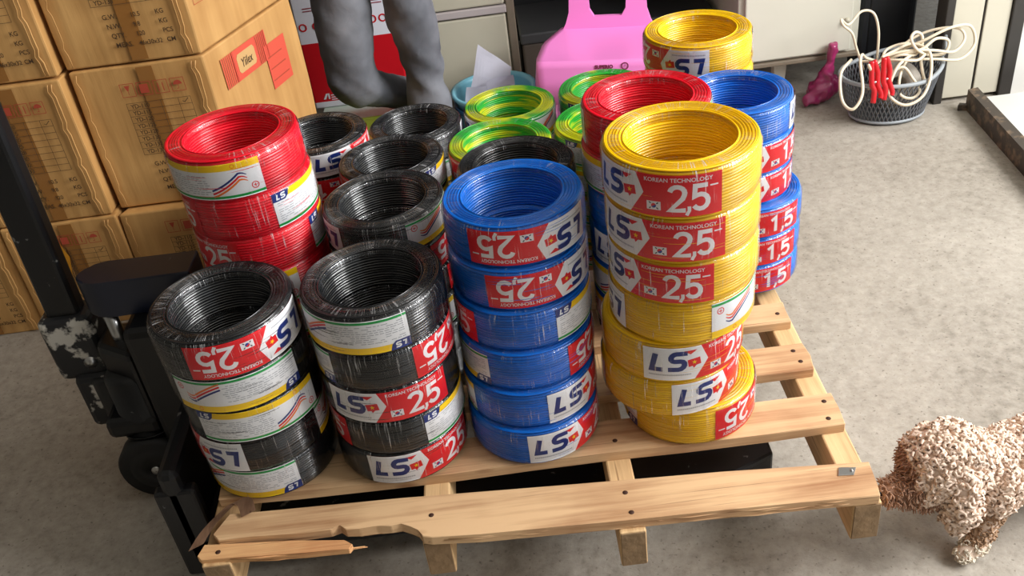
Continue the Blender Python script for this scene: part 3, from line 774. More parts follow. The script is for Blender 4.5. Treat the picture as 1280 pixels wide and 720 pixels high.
carton('bottom carton with torn orange tape beside the truck handle', st(XB, XC-.006, YF), 0, .290, seed=2, stain=True)
carton('bottom carton hidden low behind the red coils', sk(XC, XD, YF+.006), 0, .286, tape=False, seed=3)
carton('middle carton of the left column, cut by the photo edge', st(XB, XC-.010, YF+.004), .292, .620, seed=4)
carton('middle carton with the red striped logo on its bright side', sk(XC+.002, XD, YF+.030), .290, .622, side=side_logo, seed=5)
carton('middle carton of the far left column', st(XA, XB-.006, YF+.01), .291, .615, seed=6)
carton('top carton of the left column', st(XB, XC-.010, YF+.012), .624, .950, seed=7)
carton('top carton right of the left column with a red table on its bright side', sk(XC+.002, XD, YF+.032), .626, .952, side=side_top, seed=8)
carton('top carton of the far left column', st(XA, XB-.006, YF+.01), .619, .945, seed=9)
# ------------------------------------------------------------------ red and white carton, green pack
t = thing('red_white_carton', 'upright red and white carton behind the trouser legs', 'carton', (-.43, 2.86, .14))
bm = BM(); box(bm, (-.145, -.09, 0), (.145, .09, .36), .004); 
bmesh.ops.bisect_plane(bm, geom=bm.verts[:]+bm.edges[:]+bm.faces[:], plane_co=(0, 0, .205), plane_no=(0, 0, 1))
bmesh.ops.bisect_plane(bm, geom=bm.verts[:]+bm.edges[:]+bm.faces[:], plane_co=(0, 0, .020), plane_no=(0, 0, 1))
for f in bm.faces: f.material_index = 1 if .02 < f.calc_center_median().z < .205 else 0
RW = [plain('white carton board', srgb(232, 232, 240), .5), plain('red carton board', srgb(206, 14, 30), .45), plain('grey carton ink', srgb(150, 60, 70), .6)]
obj('carton_box', bm, RW, t)
F = Flat()
F.stroke([(.155+.05*math.cos(a)*(1-.1*k), .10+.045*math.sin(a)) for k, a in enumerate([PI*.95+PI*1.1*q/10 for q in range(11)])], [.002, .006, .010, .013, .014, .014, .012, .010, .007, .004, .001], 0, 0)
F.stroke([(.10, .125), (.115, .14), (.112, .115), (.125, .10)], [.002, .012, .010, .002], 0, 0)
for k in range(3):
    F.rect(.055+k*.0+.0, .038-k*.007, .11-.01*k, .041-k*.007, 0, 0)
F.poly([(.03, .028), (.038, .028), (.047, .046), (.041, .046)], 0, 0); F.rect(.046, .028, .051, .046, 0, 0)
for x in (.02, .06, .225, .255): F.ring(x, .255, .010, .004, 1, 0)
for x in (.03, .225): F.rect(x, .30, x+.035, .303, 2, 0); F.rect(x, .308, x+.03, .311, 2, 0)
q = obj('front_print', F.build(.05, lambda c: Vector((c.x-.145, -.0912-c.z, c.y))), RW, t); q['label'] = 'white swoosh and small printing'
t.rotation_euler = (0, 0, 0)

t = thing('drink_pack', 'dark green shrink-wrapped drink pack under the red and white carton', 'drink pack', (-.41, 2.71, 0))
GP = [plain('dark green bottle', srgb(18, 70, 40), .2, coat=.5), plain('olive plastic crate', srgb(120, 130, 40), .45), plain('clear pack film', srgb(190, 205, 190), .15)]
for i in range(4):
    for j in range(3):
        bm = BM(); lathe(bm, [(.001, .01), (.028, .01), (.031, .016), (.031, .115), (.027, .126), (.025, .130), (.024, .128), (.001, .127)], 20, cx=-.105+i*.066, cy=-.066+j*.066)
        obj('can', bm, GP[0], t)
bm = BM(); box(bm, (-.142, -.102, 0), (.130, .102, .012), .004); 
for a, b in (((-.142, -.102, 0), (-.137, .102, .06)), ((.125, -.102, 0), (.130, .102, .06)), ((-.142, -.102, 0), (.130, -.098, .06)), ((-.142, .098, 0), (.130, .102, .06))): box(bm, a, b, .0015)
obj('tray', bm, GP[1], t)
bm = BM(); box(bm, (-.142, -.104, .1305), (.130, .104, .139), .003)
q = obj('film_top', bm, GP[2], t)

t = thing('knee_crate', 'olive green crate beside the kneeling trouser leg', 'crate', (-.415, 2.44, 0))
bm = BM()
box(bm, (-.09, -.07, 0), (.09, .07, .012), .004)
for a, b in (((-.09, -.07, 0), (-.083, .07, .20)), ((.083, -.07, 0), (.09, .07, .20)), ((-.09, -.07, 0), (.09, -.063, .20)), ((-.09, .063, 0), (.09, .07, .20))): box(bm, a, b, .002)
box(bm, (-.096, -.076, .19), (.096, -.062, .205), .003); box(bm, (-.096, .062, .19), (.096, .076, .205), .003)
box(bm, (-.096, -.076, .19), (-.082, .076, .205), .003); box(bm, (.082, -.076, .19), (.096, .076, .205), .003)
box(bm, (-.083, -.063, .012), (.083, .063, .205), .006)
obj('crate_body', bm, GP[1], t)

# ------------------------------------------------------------------ person: only the trouser legs are in view
pm = thing('person', 'person in grey denim trousers, one knee bent, behind the black coils', 'person', (-.30, 2.5, 0))
def denim():
    m, nt, p = nodes_of('faded grey denim')
    tc = N(nt, 'ShaderNodeTexCoord')
    n1 = N(nt, 'ShaderNodeTexNoise', Scale=7., Detail=3.); nt.links.new(tc.outputs['Object'], n1.inputs['Vector'])
    r = ramp(nt, [(.35, srgb(84, 86, 92)), (.65, srgb(128, 130, 136))]); nt.links.new(n1.outputs['Fac'], r.inputs[0])
    nt.links.new(r.outputs[0], p.inputs['Base Color']); p.inputs['Roughness'].default_value = .9
    n2 = N(nt, 'ShaderNodeTexNoise', Scale=30., Detail=3., Distortion=.4); nt.links.new(tc.outputs['Object'], n2.inputs['Vector'])
    b = N(nt, 'ShaderNodeBump', Strength=.22, Distance=.008); nt.links.new(n2.outputs['Fac'], b.inputs['Height']); nt.links.new(b.outputs['Normal'], p.inputs['Normal'])
    return m
dn = denim()
def folds(me):
    for v in me.vertices:
        p = v.co
        k = .35+.9*math.exp(-((p.z-.33)/.07)**2)+.6*math.exp(-((p.z-.50)/.10)**2)*(1 if p.x > -.28 else .3)
        n = noise.noise(Vector((p.x*6+3, p.y*6, p.z*17+p.x*16)))
        n = n-abs(noise.noise(Vector((p.x*5, p.y*5+7, p.z*22-p.x*12))))*.6
        v.co += v.normal*n*.0135*k
caps = [
 ((-.405, 2.50, .93), (-.385, 2.50, .60), .105, .086),       # bent leg: thigh
 ((-.385, 2.50, .60), (-.400, 2.485, .345), .086, .076),
 ((-.400, 2.485, .345), (-.385, 2.50, .310), .076, .070),   # knee
 ((-.375, 2.52, .292), (-.29, 2.60, .230), .058, .054),     # shin going back to the right
 ((-.29, 2.60, .230), (-.222, 2.66, .185), .054, .050),
 ((-.222, 2.66, .185), (-.222, 2.69, .095), .050, .042),
 ((-.24, 2.49, .93), (-.214, 2.49, .52), .105, .072),       # standing leg
 ((-.214, 2.49, .52), (-.207, 2.50, .30), .070, .063),
 ((-.207, 2.50, .30), (-.200, 2.50, .07), .063, .068),
 ((-.36, 2.50, 1.0), (-.28, 2.50, 1.0), .115, .115),
]
o = organic('trousers', caps, .011, [dn], pm, 7, folds); o.location = -Vector(pm.location); o['label'] = 'faded grey denim trousers'
bm = BM()
for (x, y, z, yaw) in ((-.200, 2.48, 0, 0.), (-.222, 2.70, 0, PI)):
    sb = BM(); lathe(sb, [(.001, 0), (.045, 0), (.050, .012), (.048, .035), (.042, .062), (.036, .080), (.001, .082)], 20)
    for v in sb.verts: v.co.y = v.co.y*1.0-(.13*(max(0, -v.co.y)/.05) if v.co.z < .05 else .05*(max(0, -v.co.y)/.05))
    q = obj('shoe', sb, plain('black shoe', srgb(30, 30, 32), .6), pm, True); q.location = Vector((x, y, z))-Vector(pm.location); q.rotation_euler = (0, 0, yaw)
bm.free()

# ------------------------------------------------------------------ steel desk
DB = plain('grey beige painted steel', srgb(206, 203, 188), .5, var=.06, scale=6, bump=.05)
DB2 = plain('shaded khaki painted steel', srgb(186, 180, 160), .5, var=.08, scale=9, bump=.1)  # khaki paint of the drawers, darker than the cupboard paint
DT = plain('brown metal edge', srgb(120, 108, 92), .55, var=.2, scale=30)
DK = plain('near black knee space shade', srgb(18, 18, 20), .7)  # shade of the knee space put into the panel colour
t = thing('steel_desk', 'old grey beige steel desk with drawers behind the coils', 'desk', (.42, 3.0, 0)); DO = Vector((.42, 3.0, 0))
def dobj(name, bm, m, label=None, parent=t):
    bmesh.ops.translate(bm, verts=bm.verts, vec=-DO); o = obj(name, bm, m, parent)
    if label: o['label'] = label
    return o
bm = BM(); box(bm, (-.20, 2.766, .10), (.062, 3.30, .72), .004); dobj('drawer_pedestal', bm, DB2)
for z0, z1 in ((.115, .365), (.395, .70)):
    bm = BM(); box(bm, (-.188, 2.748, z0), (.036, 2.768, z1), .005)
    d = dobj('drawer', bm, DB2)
    bm = BM(); tube(bm, catmull([(-.115, 2.749, z1-.055), (-.112, 2.732, z1-.057), (-.04, 2.732, z1-.057), (-.037, 2.749, z1-.055)], 5), .005, 8)
    bmesh.ops.translate(bm, verts=bm.verts, vec=-DO); obj('handle', bm, DT, d) if z0 > .2 else bm.free()
bm = BM(); box(bm, (-.196, 2.744, .370), (.040, 2.766, .392), .003); dobj('drawer_rail', bm, plain('lilac grey rail', srgb(176, 166, 164), .5))
bm = BM(); box(bm, (.040, 2.752, .10), (.064, 2.768, .72), .003); dobj('corner_post', bm, DT)
bm = BM(); box(bm, (.705, 2.70, .128), (1.064, 3.30, .72), .004); dobj('cupboard_pedestal', bm, DB)
bm = BM(); box(bm, (.722, 2.684, .142), (1.038, 2.702, .70), .004); d = dobj('cupboard_door', bm, DB, 'pale grey cupboard door')
bm = BM(); lathe(bm, [(.001, .016), (.007, .015), (.009, .010), (.005, .004), (.005, 0)], 14)
bmesh.ops.rotate(bm, verts=bm.verts, matrix=Matrix.Rotation(PI/2, 3, 'X')); bmesh.ops.translate(bm, verts=bm.verts, vec=Vector((1.018, 2.684, .238))-DO); obj('lock_knob', bm, DB2, d)
bm = BM(); box(bm, (.705, 2.684, .120), (1.064, 2.72, .134), .003); dobj('bottom_rail', bm, DT)
for x, y in ((.855, 2.78), (1.02, 3.22), (.74, 3.22), (-.15, 2.83), (.02, 2.83), (-.15, 3.22), (.02, 3.22)):
    bm = BM(); vs = prism(bm, [(x-.022, y-.022), (x+.022, y-.022), (x+.022, y+.022), (x-.022, y+.022)], .004, .13, .003)
    for v in bm.verts:
        if v.co.z < .05: v.co.x = x+(v.co.x-x)*.7; v.co.y = y+(v.co.y-y)*.7
    g = dobj('leg', bm, DB)
bm = BM(); box(bm, (-.205, 2.74, .72), (.09, 3.34, .752), .006); box(bm, (.085, 2.68, .72), (1.10, 3.34, .752), .006); dobj('desktop', bm, DB)
bm = BM(); box(bm, (.060, 3.27, .20), (.707, 3.30, .72), .003); dobj('modesty_panel', bm, DK, 'back panel coloured near black as knee space shade')

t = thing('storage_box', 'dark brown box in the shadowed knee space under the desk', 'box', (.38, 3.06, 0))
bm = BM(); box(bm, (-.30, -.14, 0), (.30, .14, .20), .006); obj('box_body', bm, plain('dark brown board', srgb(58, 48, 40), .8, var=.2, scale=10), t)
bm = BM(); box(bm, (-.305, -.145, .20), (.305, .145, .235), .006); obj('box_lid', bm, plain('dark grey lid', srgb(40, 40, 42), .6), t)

# ------------------------------------------------------------------ pink chair
PK = plain('pink plastic', srgb(246, 142, 214), .35, coat=.2)
t = thing('plastic_chair', 'pink plastic chair with a cut-out back, beside the desk', 'chair', (.262, 2.43, 0)); CHAIR = t
bm = BM(); W = .168
def seat_z(u, v): return .345-.010*math.cos(u*PI/2)*math.cos((v-.5)*PI)-(.052*max(0, .05-v)/.05)
rows = []
nu, nv = 18, 14
for j in range(nv+1):
    v = [0, .012, .03, .05, .06, .08, .14, .24, .36, .48, .60, .72, .84, .93, 1.][j]; y = 2.30+v*.26; hw = W*(1-.22*max(0, v-.55)/.45-.05*max(0, .1-v)/.1)
    rows.append([bm.verts.new((.262+hw*(2*i/nu-1), y, seat_z(2*i/nu-1, v))) for i in range(nu+1)])
for j in range(nv):
    for i in range(nu): bm.faces.new((rows[j][i], rows[j][i+1], rows[j+1][i+1], rows[j+1][i]))
apron = []
per = [rows[0][i] for i in range(nu+1)]+[rows[j][nu] for j in range(1, nv+1)]+[rows[nv][i] for i in range(nu-1, -1, -1)]+[rows[j][0] for j in range(nv-1, 0, -1)]
low = [bm.verts.new((.262+(v.co.x-.262)*1.05, 2.43+(v.co.y-2.43)*1.05, v.co.z-.062)) for v in per]
for k in range(len(per)): bm.faces.new((per[k], low[k], low[(k+1) % len(per)], per[(k+1) % len(per)]))
bmesh.ops.recalc_face_normals(bm, faces=bm.faces); bmesh.ops.solidify(bm, geom=bm.faces[:], thickness=.004)
q = obj('seat', bm, PK, t, True); q.location = -Vector(t.location)
for sx, sy in ((-1, -1), (1, -1), (1, 1), (-1, 1)):
    bm = BM(); y = 2.43+sy*.10; x = .262+sx*.135
    vs = prism(bm, [(x-.022, y-.022), (x+.022, y-.022), (x+.022, y+.022), (x-.022, y+.022)], 0, .312, .010, 0, 3)
    for v in bm.verts: v.co.x += sx*.03*(1-v.co.z/.312); v.co.y += sy*.03*(1-v.co.z/.312)
    q = obj('leg', bm, PK, t, True); q.location = -Vector(t.location)
# back: two posts and the panel around the hand hole, slightly reclined
bm = BM(); outer = [(-.135, -.01), (-.118, .02), (-.108, .05), (-.104, .12), (-.106, .20), (-.100, .27), (-.07, .30), (0, .305), (.07, .30), (.100, .27), (.106, .20), (.104, .12), (.108, .05), (.118, .02), (.135, -.01)]
hole = [(-.050, .055), (-.038, .036), (.038, .036), (.050, .055), (.054, .11), (.050, .165), (.034, .185), (-.034, .185), (-.050, .165), (-.054, .11)]
vo = [bm.verts.new((x, y, 0)) for x, y in outer]; vh = [bm.verts.new((x, y, 0)) for x, y in hole]
eds = [bm.edges.new((vo[i], vo[(i+1) % len(vo)])) for i in range(len(vo))]+[bm.edges.new((vh[i], vh[(i+1) % len(vh)])) for i in range(len(vh))]
bmesh.ops.triangle_fill(bm, edges=eds, use_beauty=True, use_dissolve=False)
r_ = bmesh.ops.extrude_face_region(bm, geom=bm.faces[:])
bmesh.ops.translate(bm, verts=[v for v in r_['geom'] if isinstance(v, bmesh.types.BMVert)], vec=(0, 0, .014))
bmesh.ops.recalc_face_normals(bm, faces=bm.faces)
for v in bm.verts: v.co = Vector((.262+v.co.x, 2.545+v.co.y*.18+v.co.z, .338+v.co.y))
q = obj('backrest', bm, PK, t); q.location = -Vector(t.location)
F = Flat(); F.text('SUPERIO', 0, 0, .013, 0, 0, .95, 0, .0008); F.ring(.078, .005, .0085, .003, 0, 0); F.text('17', .0715, .0008, .010, 0, 0, .9)
q = obj('moulded_mark', F.build(), plain('dark pink ink', srgb(120, 40, 70), .5), t); 
for v in q.data.vertices: v.co = Vector((.250+v.co.x, 2.3110+v.co.y*.20-.0050, .3230+v.co.y*.95))
q.location = -Vector(t.location); q['label'] = 'dark lettering on the front lip'

CHAIR.location = (.285, 2.475, 0); CHAIR.rotation_euler = (0, 0, -.24)

# ------------------------------------------------------------------ blue tub with papers
TB = plain('blue plastic tub', srgb(120, 186, 205), .35)
t = thing('waste_tub', 'light blue plastic tub with crumpled papers by the drawers', 'tub', (-.025, 2.555, 0))
bm = BM(); lathe(bm, [(.001, .002), (.085, .002), (.090, .006), (.112, .215), (.120, .216), (.122, .226), (.112, .227), (.106, .216), (.084, .012), (.001, .010)], 40)
obj('tub_body', bm, TB, t)
bm = BM(); lathe(bm, [(.1115, .18), (.116, .18), (.1175, .195), (.1125, .195)], 40, closed=True); q = obj('rim_band', bm, plain('darker blue rim', srgb(40, 92, 130), .4), t)
PP = plain('white paper', srgb(226, 226, 238), .7)
def sheet(name, label, pts, loc, seed, amp=.010):
    r = random.Random(seed); bm = BM(); n = 12
    g = [[None]*(n+1) for _ in range(n+1)]; a, b, c, d = [Vector(p) for p in pts]
    for i in range(n+1):
        for j in range(n+1):
            u, v = i/n, j/n; p = (a*(1-u)+b*u)*(1-v)+(d*(1-u)+c*u)*v
            p += noise.noise_vector(p*14+Vector((seed, 0, 0)))*amp; g[i][j] = bm.verts.new(p)
    for i in range(n):
        for j in range(n): bm.faces.new((g[i][j], g[i+1][j], g[i+1][j+1], g[i][j+1]))
    bmesh.ops.solidify(bm, geom=bm.faces[:], thickness=.0008)
    o = obj(name, bm, PP, None); o.location = loc
    return tag(o, label, 'paper', 'waste papers in the blue tub')
sheet('paper_sheet', 'white paper sheet standing corner up in the blue tub', [(-.080, -.02, -.075), (.045, -.01, -.07), (.068, .03, .040), (-.015, .02, .118)], (-.035, 2.53, .240), 1, .006)
sheet('paper_sheet', 'smaller folded paper at the left rim of the blue tub', [(-.075, -.05, -.04), (-.01, -.06, -.05), (.00, -.04, .022), (-.065, -.03, .018)], (-.035, 2.545, .232), 2, .010)
sheet('paper_sheet', 'crumpled paper at the front of the blue tub', [(-.01, -.06, -.05), (.06, -.05, -.05), (.065, -.02, .028), (.0, -.03, .034)], (-.035, 2.545, .232), 5, .026)

# ------------------------------------------------------------------ pink bag under the cupboard
t = tag(organic('plastic_bag', [((.0, 0, .035), (.03, .01, .045), .040, .034), ((.01, 0, .06), (.02, 0, .115), .030, .016), ((.02, 0, .115), (.026, 0, .165), .012, .020), ((-.03, -.02, .022), (-.055, -.03, .018), .022, .014)], .007, [plain('dark pink bag film', srgb(150, 42, 92), .3, coat=.4, var=.3, scale=20, bump=.5)], None, 3, lambda me: [setattr(v, 'co', v.co+v.normal*noise.noise(v.co*55)*.009) for v in me.vertices]), 'crumpled dark pink plastic bag under the cupboard door', 'bag')
t.location = (.95, 2.66, .002)

# ------------------------------------------------------------------ basket of cables
BX, BY = 1.098, 2.525
t = thing('mesh_basket', 'grey plastic mesh basket on the floor by the steel door', 'basket', (BX, BY, 0))
BK = plain('dark grey plastic mesh', srgb(96, 98, 102), .5, var=.25, scale=30)
bm = BM()
def bpt(a, k):
    r = .092+.034*k; hgt = .128+.030*max(0, math.cos(a-.5))*k
    return Vector((r*1.10*math.cos(a), r*.86*math.sin(a), .004+hgt*k))
def strip(bm, P, w, th=.0022):
    tube(bm, P, w, 4)
nd = 60
for i in range(nd):
    for sgn in (1, -1):
        strip(bm, [bpt(2*PI*i/nd+sgn*k/8*.40, k/8) for k in range(9)], .0023)
obj('basket_wall', bm, BK, t)
bm = BM(); lathe(bm, [(.001, .001), (.090, .001), (.094, .006), (.090, .010), (.001, .006)], 40)
for v in bm.verts: v.co.x *= 1.10; v.co.y *= .86
obj('basket_floor', bm, BK, t)
bm = BM(); tube(bm, [bpt(2*PI*k/48, 1.0) for k in range(48)], .0062, 8, closed=True)
tube(bm, [bpt(2*PI*k/48, .05) for k in range(48)], .005, 8, closed=True)
hb_ = [bpt(.35+d, 1) for d in (-.42, 0, .42)]
tube(bm, catmull([hb_[0], hb_[0]+Vector((.006, -.006, .03)), hb_[1]+Vector((.022, .006, .055)), hb_[2]+Vector((.0, .012, .03)), hb_[2]], 7), .005, 8)
obj('basket_rim', bm, plain('pale grey basket rim', srgb(150, 156, 160), .5), t)

CB = plain('cream cable sheath', srgb(226, 212, 186), .55, var=.12, scale=60)
def cable(label, P, r=.0042, m=CB, name='cable'):
    bm = BM(); tube(bm, catmull([(BX+p[0], BY+p[1], p[2]-.012) for p in P], 8), r, 8)
    return tag(obj(name, bm, m), label, 'cable', None)
cable('cream cable arching over the right rim of the basket', [(-.03, .02, .15), (.02, .00, .20), (.07, -.03, .235), (.14, -.03, .262), (.20, -.02, .255), (.215, -.03, .205), (.17, -.05, .175), (.10, -.05, .185), (.03, -.04, .19), (-.04, -.02, .185), (-.08, .02, .175)])
cable('cream cable looping out over the left rim of the basket', [(-.02, .0, .17), (-.08, -.02, .20), (-.11, -.06, .23), (-.125, -.09, .22), (-.135, -.15, .16), (-.165, -.17, .125), (-.185, -.14, .14), (-.18, -.10, .20), (-.135, -.05, .215)])
cable('thin cream cable standing up at the left of the basket', [(-.07, .02, .15), (-.10, .01, .22), (-.12, .0, .27), (-.145, .0, .295), (-.15, .01, .31), (-.12, .03, .285), (-.08, .05, .31), (-.045, .05, .30), (-.03, .04, .25), (-.03, .03, .17)], .0036)
cable('cream cable in wide loops across the front of the basket', [(.05, .01, .17), (.03, -.05, .205), (-.02, -.085, .19), (-.045, -.11, .13), (-.01, -.135, .10), (.04, -.13, .115), (.07, -.10, .16), (.075, -.06, .215), (.04, -.02, .225), (-.01, -.03, .215), (-.05, -.05, .21)], .0042)
cable('cream cable knotted on top of the basket heap', [(-.06, -.01, .17), (-.02, -.03, .20), (.02, -.05, .215), (.06, -.05, .22), (.10, -.04, .24), (.14, -.03, .225), (.13, -.04, .195), (.08, -.05, .20), (.04, -.06, .225), (.03, -.04, .25), (.05, -.02, .258), (.07, -.02, .24), (.06, -.05, .19), (.06, -.08, .15), (.07, -.09, .12)], .0042)
cable('cream cable curving low inside the basket', [(-.08, -.05, .12), (-.04, -.07, .16), (.0, -.075, .185), (.03, -.08, .15), (.045, -.10, .12), (.02, -.11, .105), (-.01, -.10, .12), (.0, -.07, .17), (.05, -.02, .20), (.09, .0, .20)], .0040)
cable('cream cable in a wide flat loop behind the basket handle', [(.00, .02, .16), (.05, .03, .21), (.11, .02, .24), (.17, -.01, .25), (.185, -.03, .225), (.15, -.05, .20), (.09, -.06, .215), (.02, -.05, .22), (-.04, -.04, .205), (-.07, -.05, .18), (-.09, -.09, .19), (-.11, -.11, .22)], .0040)
cable('cream cable coiled tightly at the middle of the basket', [(-.03, -.03, .19), (.0, -.05, .21), (.04, -.05, .205), (.06, -.03, .215), (.03, -.01, .225), (-.02, -.01, .215), (-.04, -.04, .20), (-.01, -.07, .205), (.04, -.075, .20), (.075, -.05, .21)], .0038)
bm = BM(); lathe(bm, [(.022, -.03), (.062, -.03), (.066, -.024), (.066, .024), (.062, .03), (.022, .03), (.020, 0)], 36, closed=True)
bmesh.ops.rotate(bm, verts=bm.verts, matrix=Matrix.Rotation(1.0, 3, 'X')); tag(obj('wire_roll', bm, plain('dusty grey wire', srgb(150, 142, 130), .6, var=.25, scale=80), loc=(BX+.01, BY-.02, .095)), 'dusty grey wire roll lying inside the basket', 'roll')
RDM = plain('red clamp plastic', srgb(214, 26, 38), .35, coat=.3)
for i, (dx, dz, tl) in enumerate(((-.075, .0, .28), (-.045, .005, .20))):
    t = thing('clamp', ('left' if i == 0 else 'right')+' red cable clamp hanging over the basket front', 'clamp', (BX-.005+dx, BY-.108, .118+dz))
    for s in (-1, 1):
        bm = BM(); P = [(s*.004, 0, .095), (s*.007, 0, .06), (s*.010, -.004, .03), (s*.006, -.006, .012), (s*.012, -.006, -.02)] if s < 0 else [(s*.004, .004, .095), (s*.010, .002, .06), (s*.006, 0, .03), (s*.012, -.004, .0), (s*.009, -.006, -.012)]
        tube(bm, catmull(P, 5), .0075, 10, flat=.7); obj('jaw', bm, RDM, t)
    bm = BM(); tube(bm, [(-.012, 0, .035), (.012, 0, .035)], .004, 8); obj('hinge_pin', bm, M['steel'], t)
    t.rotation_euler = (-.12, tl*-.5, 0)

# black tool case and dark sack behind the basket
t = thing('tool_case', 'black upright tool case between desk and steel door', 'case', (1.165, 2.78, 0))
bm = BM(); box(bm, (-.085, -.05, 0), (.085, .05, .62), .02, 0, 3); obj('case_body', bm, plain('black case plastic', srgb(34, 37, 42), .42, var=.2, scale=12), t)
bm = BM(); box(bm, (-.06, -.055, .06), (.06, -.048, .30), .003); box(bm, (-.06, -.055, .34), (.06, -.048, .56), .003); obj('case_panel', bm, plain('black case panel', srgb(26, 28, 32), .35), t)
bm = BM(); tube(bm, catmull([(-.05, 0, .61), (-.045, 0, .655), (.045, 0, .655), (.05, 0, .61)], 6), .009, 8); obj('carry_handle', bm, M['black'], t)

# ------------------------------------------------------------------ metal plate on angle iron at the right
t = thing('steel_plate', 'pale steel plate with a rusty angle edge on the floor at right', 'plate', (1.7, 2.1, 0))
PO2 = Vector((1.7, 2.1, 0)); A0, A1 = Vector((1.318, 2.490, 0)), Vector((1.272, 1.90, 0))
bm = BM(); prism(bm, [(A0.x+.012, A0.y-.05), (A1.x+.012, A1.y), (2.3, 1.90), (2.3, 2.44)], .046, .056, .002); bmesh.ops.translate(bm, verts=bm.verts, vec=-PO2)
obj('plate_top', bm, plain('dusty pale steel', srgb(206, 206, 200), .5, .15, var=.08, scale=5), t)
bm = BM(); d = (A1-A0).normalized(); nrm = Vector((d.y, -d.x, 0))
def Lsec(bm, A, B, out):
    sec = [(0, 0), (0, .052), (.022, .060), (.022, .064), (-.004, .060), (-.004, 0)]
    ra = [bm.verts.new(A+out*(-s)+Vector((0, 0, z))) for s, z in sec]; rb = [bm.verts.new(B+out*(-s)+Vector((0, 0, z))) for s, z in sec]
    n = len(sec); fs = [bm.faces.new((ra[i], ra[(i+1) % n], rb[(i+1) % n], rb[i])) for i in range(n)]+[bm.faces.new(ra), bm.faces.new(rb)]
    bmesh.ops.recalc_face_normals(bm, faces=fs)
out = nrm if nrm.x < 0 else -nrm
Lsec(bm, A0, A1, out)
prism(bm, [(A0.x-.030, A0.y-.006), (A0.x+.004, A0.y-.016), (A0.x+.004, A0.y-.004), (A0.x-.018, A0.y+.010)], 0, .018, .002)
bmesh.ops.translate(bm, verts=bm.verts, vec=-PO2)
q = obj('angle_edge', bm, chipped('rusty brown angle iron', srgb(70, 62, 54), srgb(134, 112, 90), 30, .5, .7, .6), t); q['label'] = 'brown rusty angle-iron edge'
bm = BM(); box(bm, (2.0, 1.95, 0), (2.05, 2.4, .046), .003); bmesh.ops.translate(bm, verts=bm.verts, vec=-PO2); obj('plate_support', bm, DT, t)
# ------------------------------------------------------------------ dog
dg = thing('dog', 'curly beige poodle sniffing the right pallet corner, head lowered', 'dog', (.75, 1.06, 0)); DGO = Vector(dg.location)
caps = [
 ((.506, 1.002, .140), (.565, 1.008, .136), .016, .028),     # muzzle
 ((.565, 1.008, .138), (.605, 1.025, .150), .034, .046),     # head
 ((.598, 1.028, .160), (.616, 1.032, .160), .060, .060),     # woolly topknot
 ((.630, 1.035, .135), (.700, 1.045, .122), .042, .052),     # neck
 ((.700, 1.045, .122), (.780, 1.062, .116), .054, .060),     # chest
 ((.780, 1.062, .116), (.880, 1.080, .122), .060, .056),     # belly
 ((.880, 1.080, .122), (.950, 1.090, .128), .056, .056),     # rump
 ((.965, 1.092, .17), (1.00, 1.10, .235), .018, .014),       # tail
 ((.690, 1.010, .125), (.672, .992, .080), .034, .022),      # near foreleg
 ((.672, .992, .080), (.662, .982, .045), .021, .018),
 ((.662, .982, .045), (.648, .974, .022), .018, .018),
 ((.648, .974, .022), (.626, .966, .016), .018, .015),
 ((.745, 1.095, .110), (.758, 1.085, .060), .032, .021),     # far foreleg
 ((.758, 1.085, .060), (.752, 1.080, .022), .020, .018),
 ((.752, 1.080, .022), (.730, 1.076, .016), .018, .015),
 ((.920, 1.045, .125), (.890, 1.032, .085), .042, .028),     # near hind leg
 ((.890, 1.032, .085), (.940, 1.036, .055), .024, .018),
 ((.940, 1.036, .055), (.928, 1.032, .020), .017, .017),
 ((.928, 1.032, .020), (.905, 1.028, .016), .017, .014),
 ((.930, 1.135, .125), (.905, 1.142, .085), .042, .028),     # far hind leg
 ((.905, 1.142, .085), (.955, 1.144, .055), .024, .018),
 ((.955, 1.144, .055), (.943, 1.142, .020), .017, .017),
 ((.943, 1.142, .020), (.920, 1.138, .016), .017, .014),
]
FUR = [plain('beige curly wool', srgb(226, 202, 182), .85, var=.12, scale=25), plain('brown muzzle wool', srgb(164, 126, 102), .85, var=.25, scale=40), plain('dark skin under the wool', srgb(110, 88, 72), .9), plain('pale grey paw wool', srgb(226, 214, 194), .85, var=.12, scale=40)]
bd = organic('dog_body', caps, .006, [FUR[0], FUR[1]], dg, 8)
bd.location = -DGO
for p in bd.data.polygons:
    if p.center.x < .552: p.material_index = 1
bm = BM(); bmesh.ops.create_uvsphere(bm, u_segments=16, v_segments=10, radius=.0095, matrix=Matrix.Translation(Vector((.492, 1.001, .141))) @ Matrix.Scale(.8, 4, (0, 0, 1)))
q = obj('nose', bm, plain('black nose', srgb(24, 20, 20), .3, coat=.4), dg, True); q.location = -DGO
for s, (x, y, z) in ((-1, (.552, .987, .152)), (1, (.550, 1.032, .154))):
    bm = BM(); bmesh.ops.create_uvsphere(bm, u_segments=12, v_segments=8, radius=.0062, matrix=Matrix.Translation((x, y, z)))
    q = obj('eye', bm, plain('dark eye', srgb(22, 14, 10), .1), dg, True); q.location = -DGO
ears = []
for s, (x, y) in ((-1, (.612, .968)), (1, (.612, 1.092))):
    e = organic('ear', [((x, y+.008*(-s), .170), (x-.004, y+s*.006, .130), .016, .024), ((x-.004, y+s*.006, .130), (x-.010, y+s*.006, .105), .024, .018)], .006, [FUR[0]], dg, 4)
    e.location = -DGO; ears.append(e)
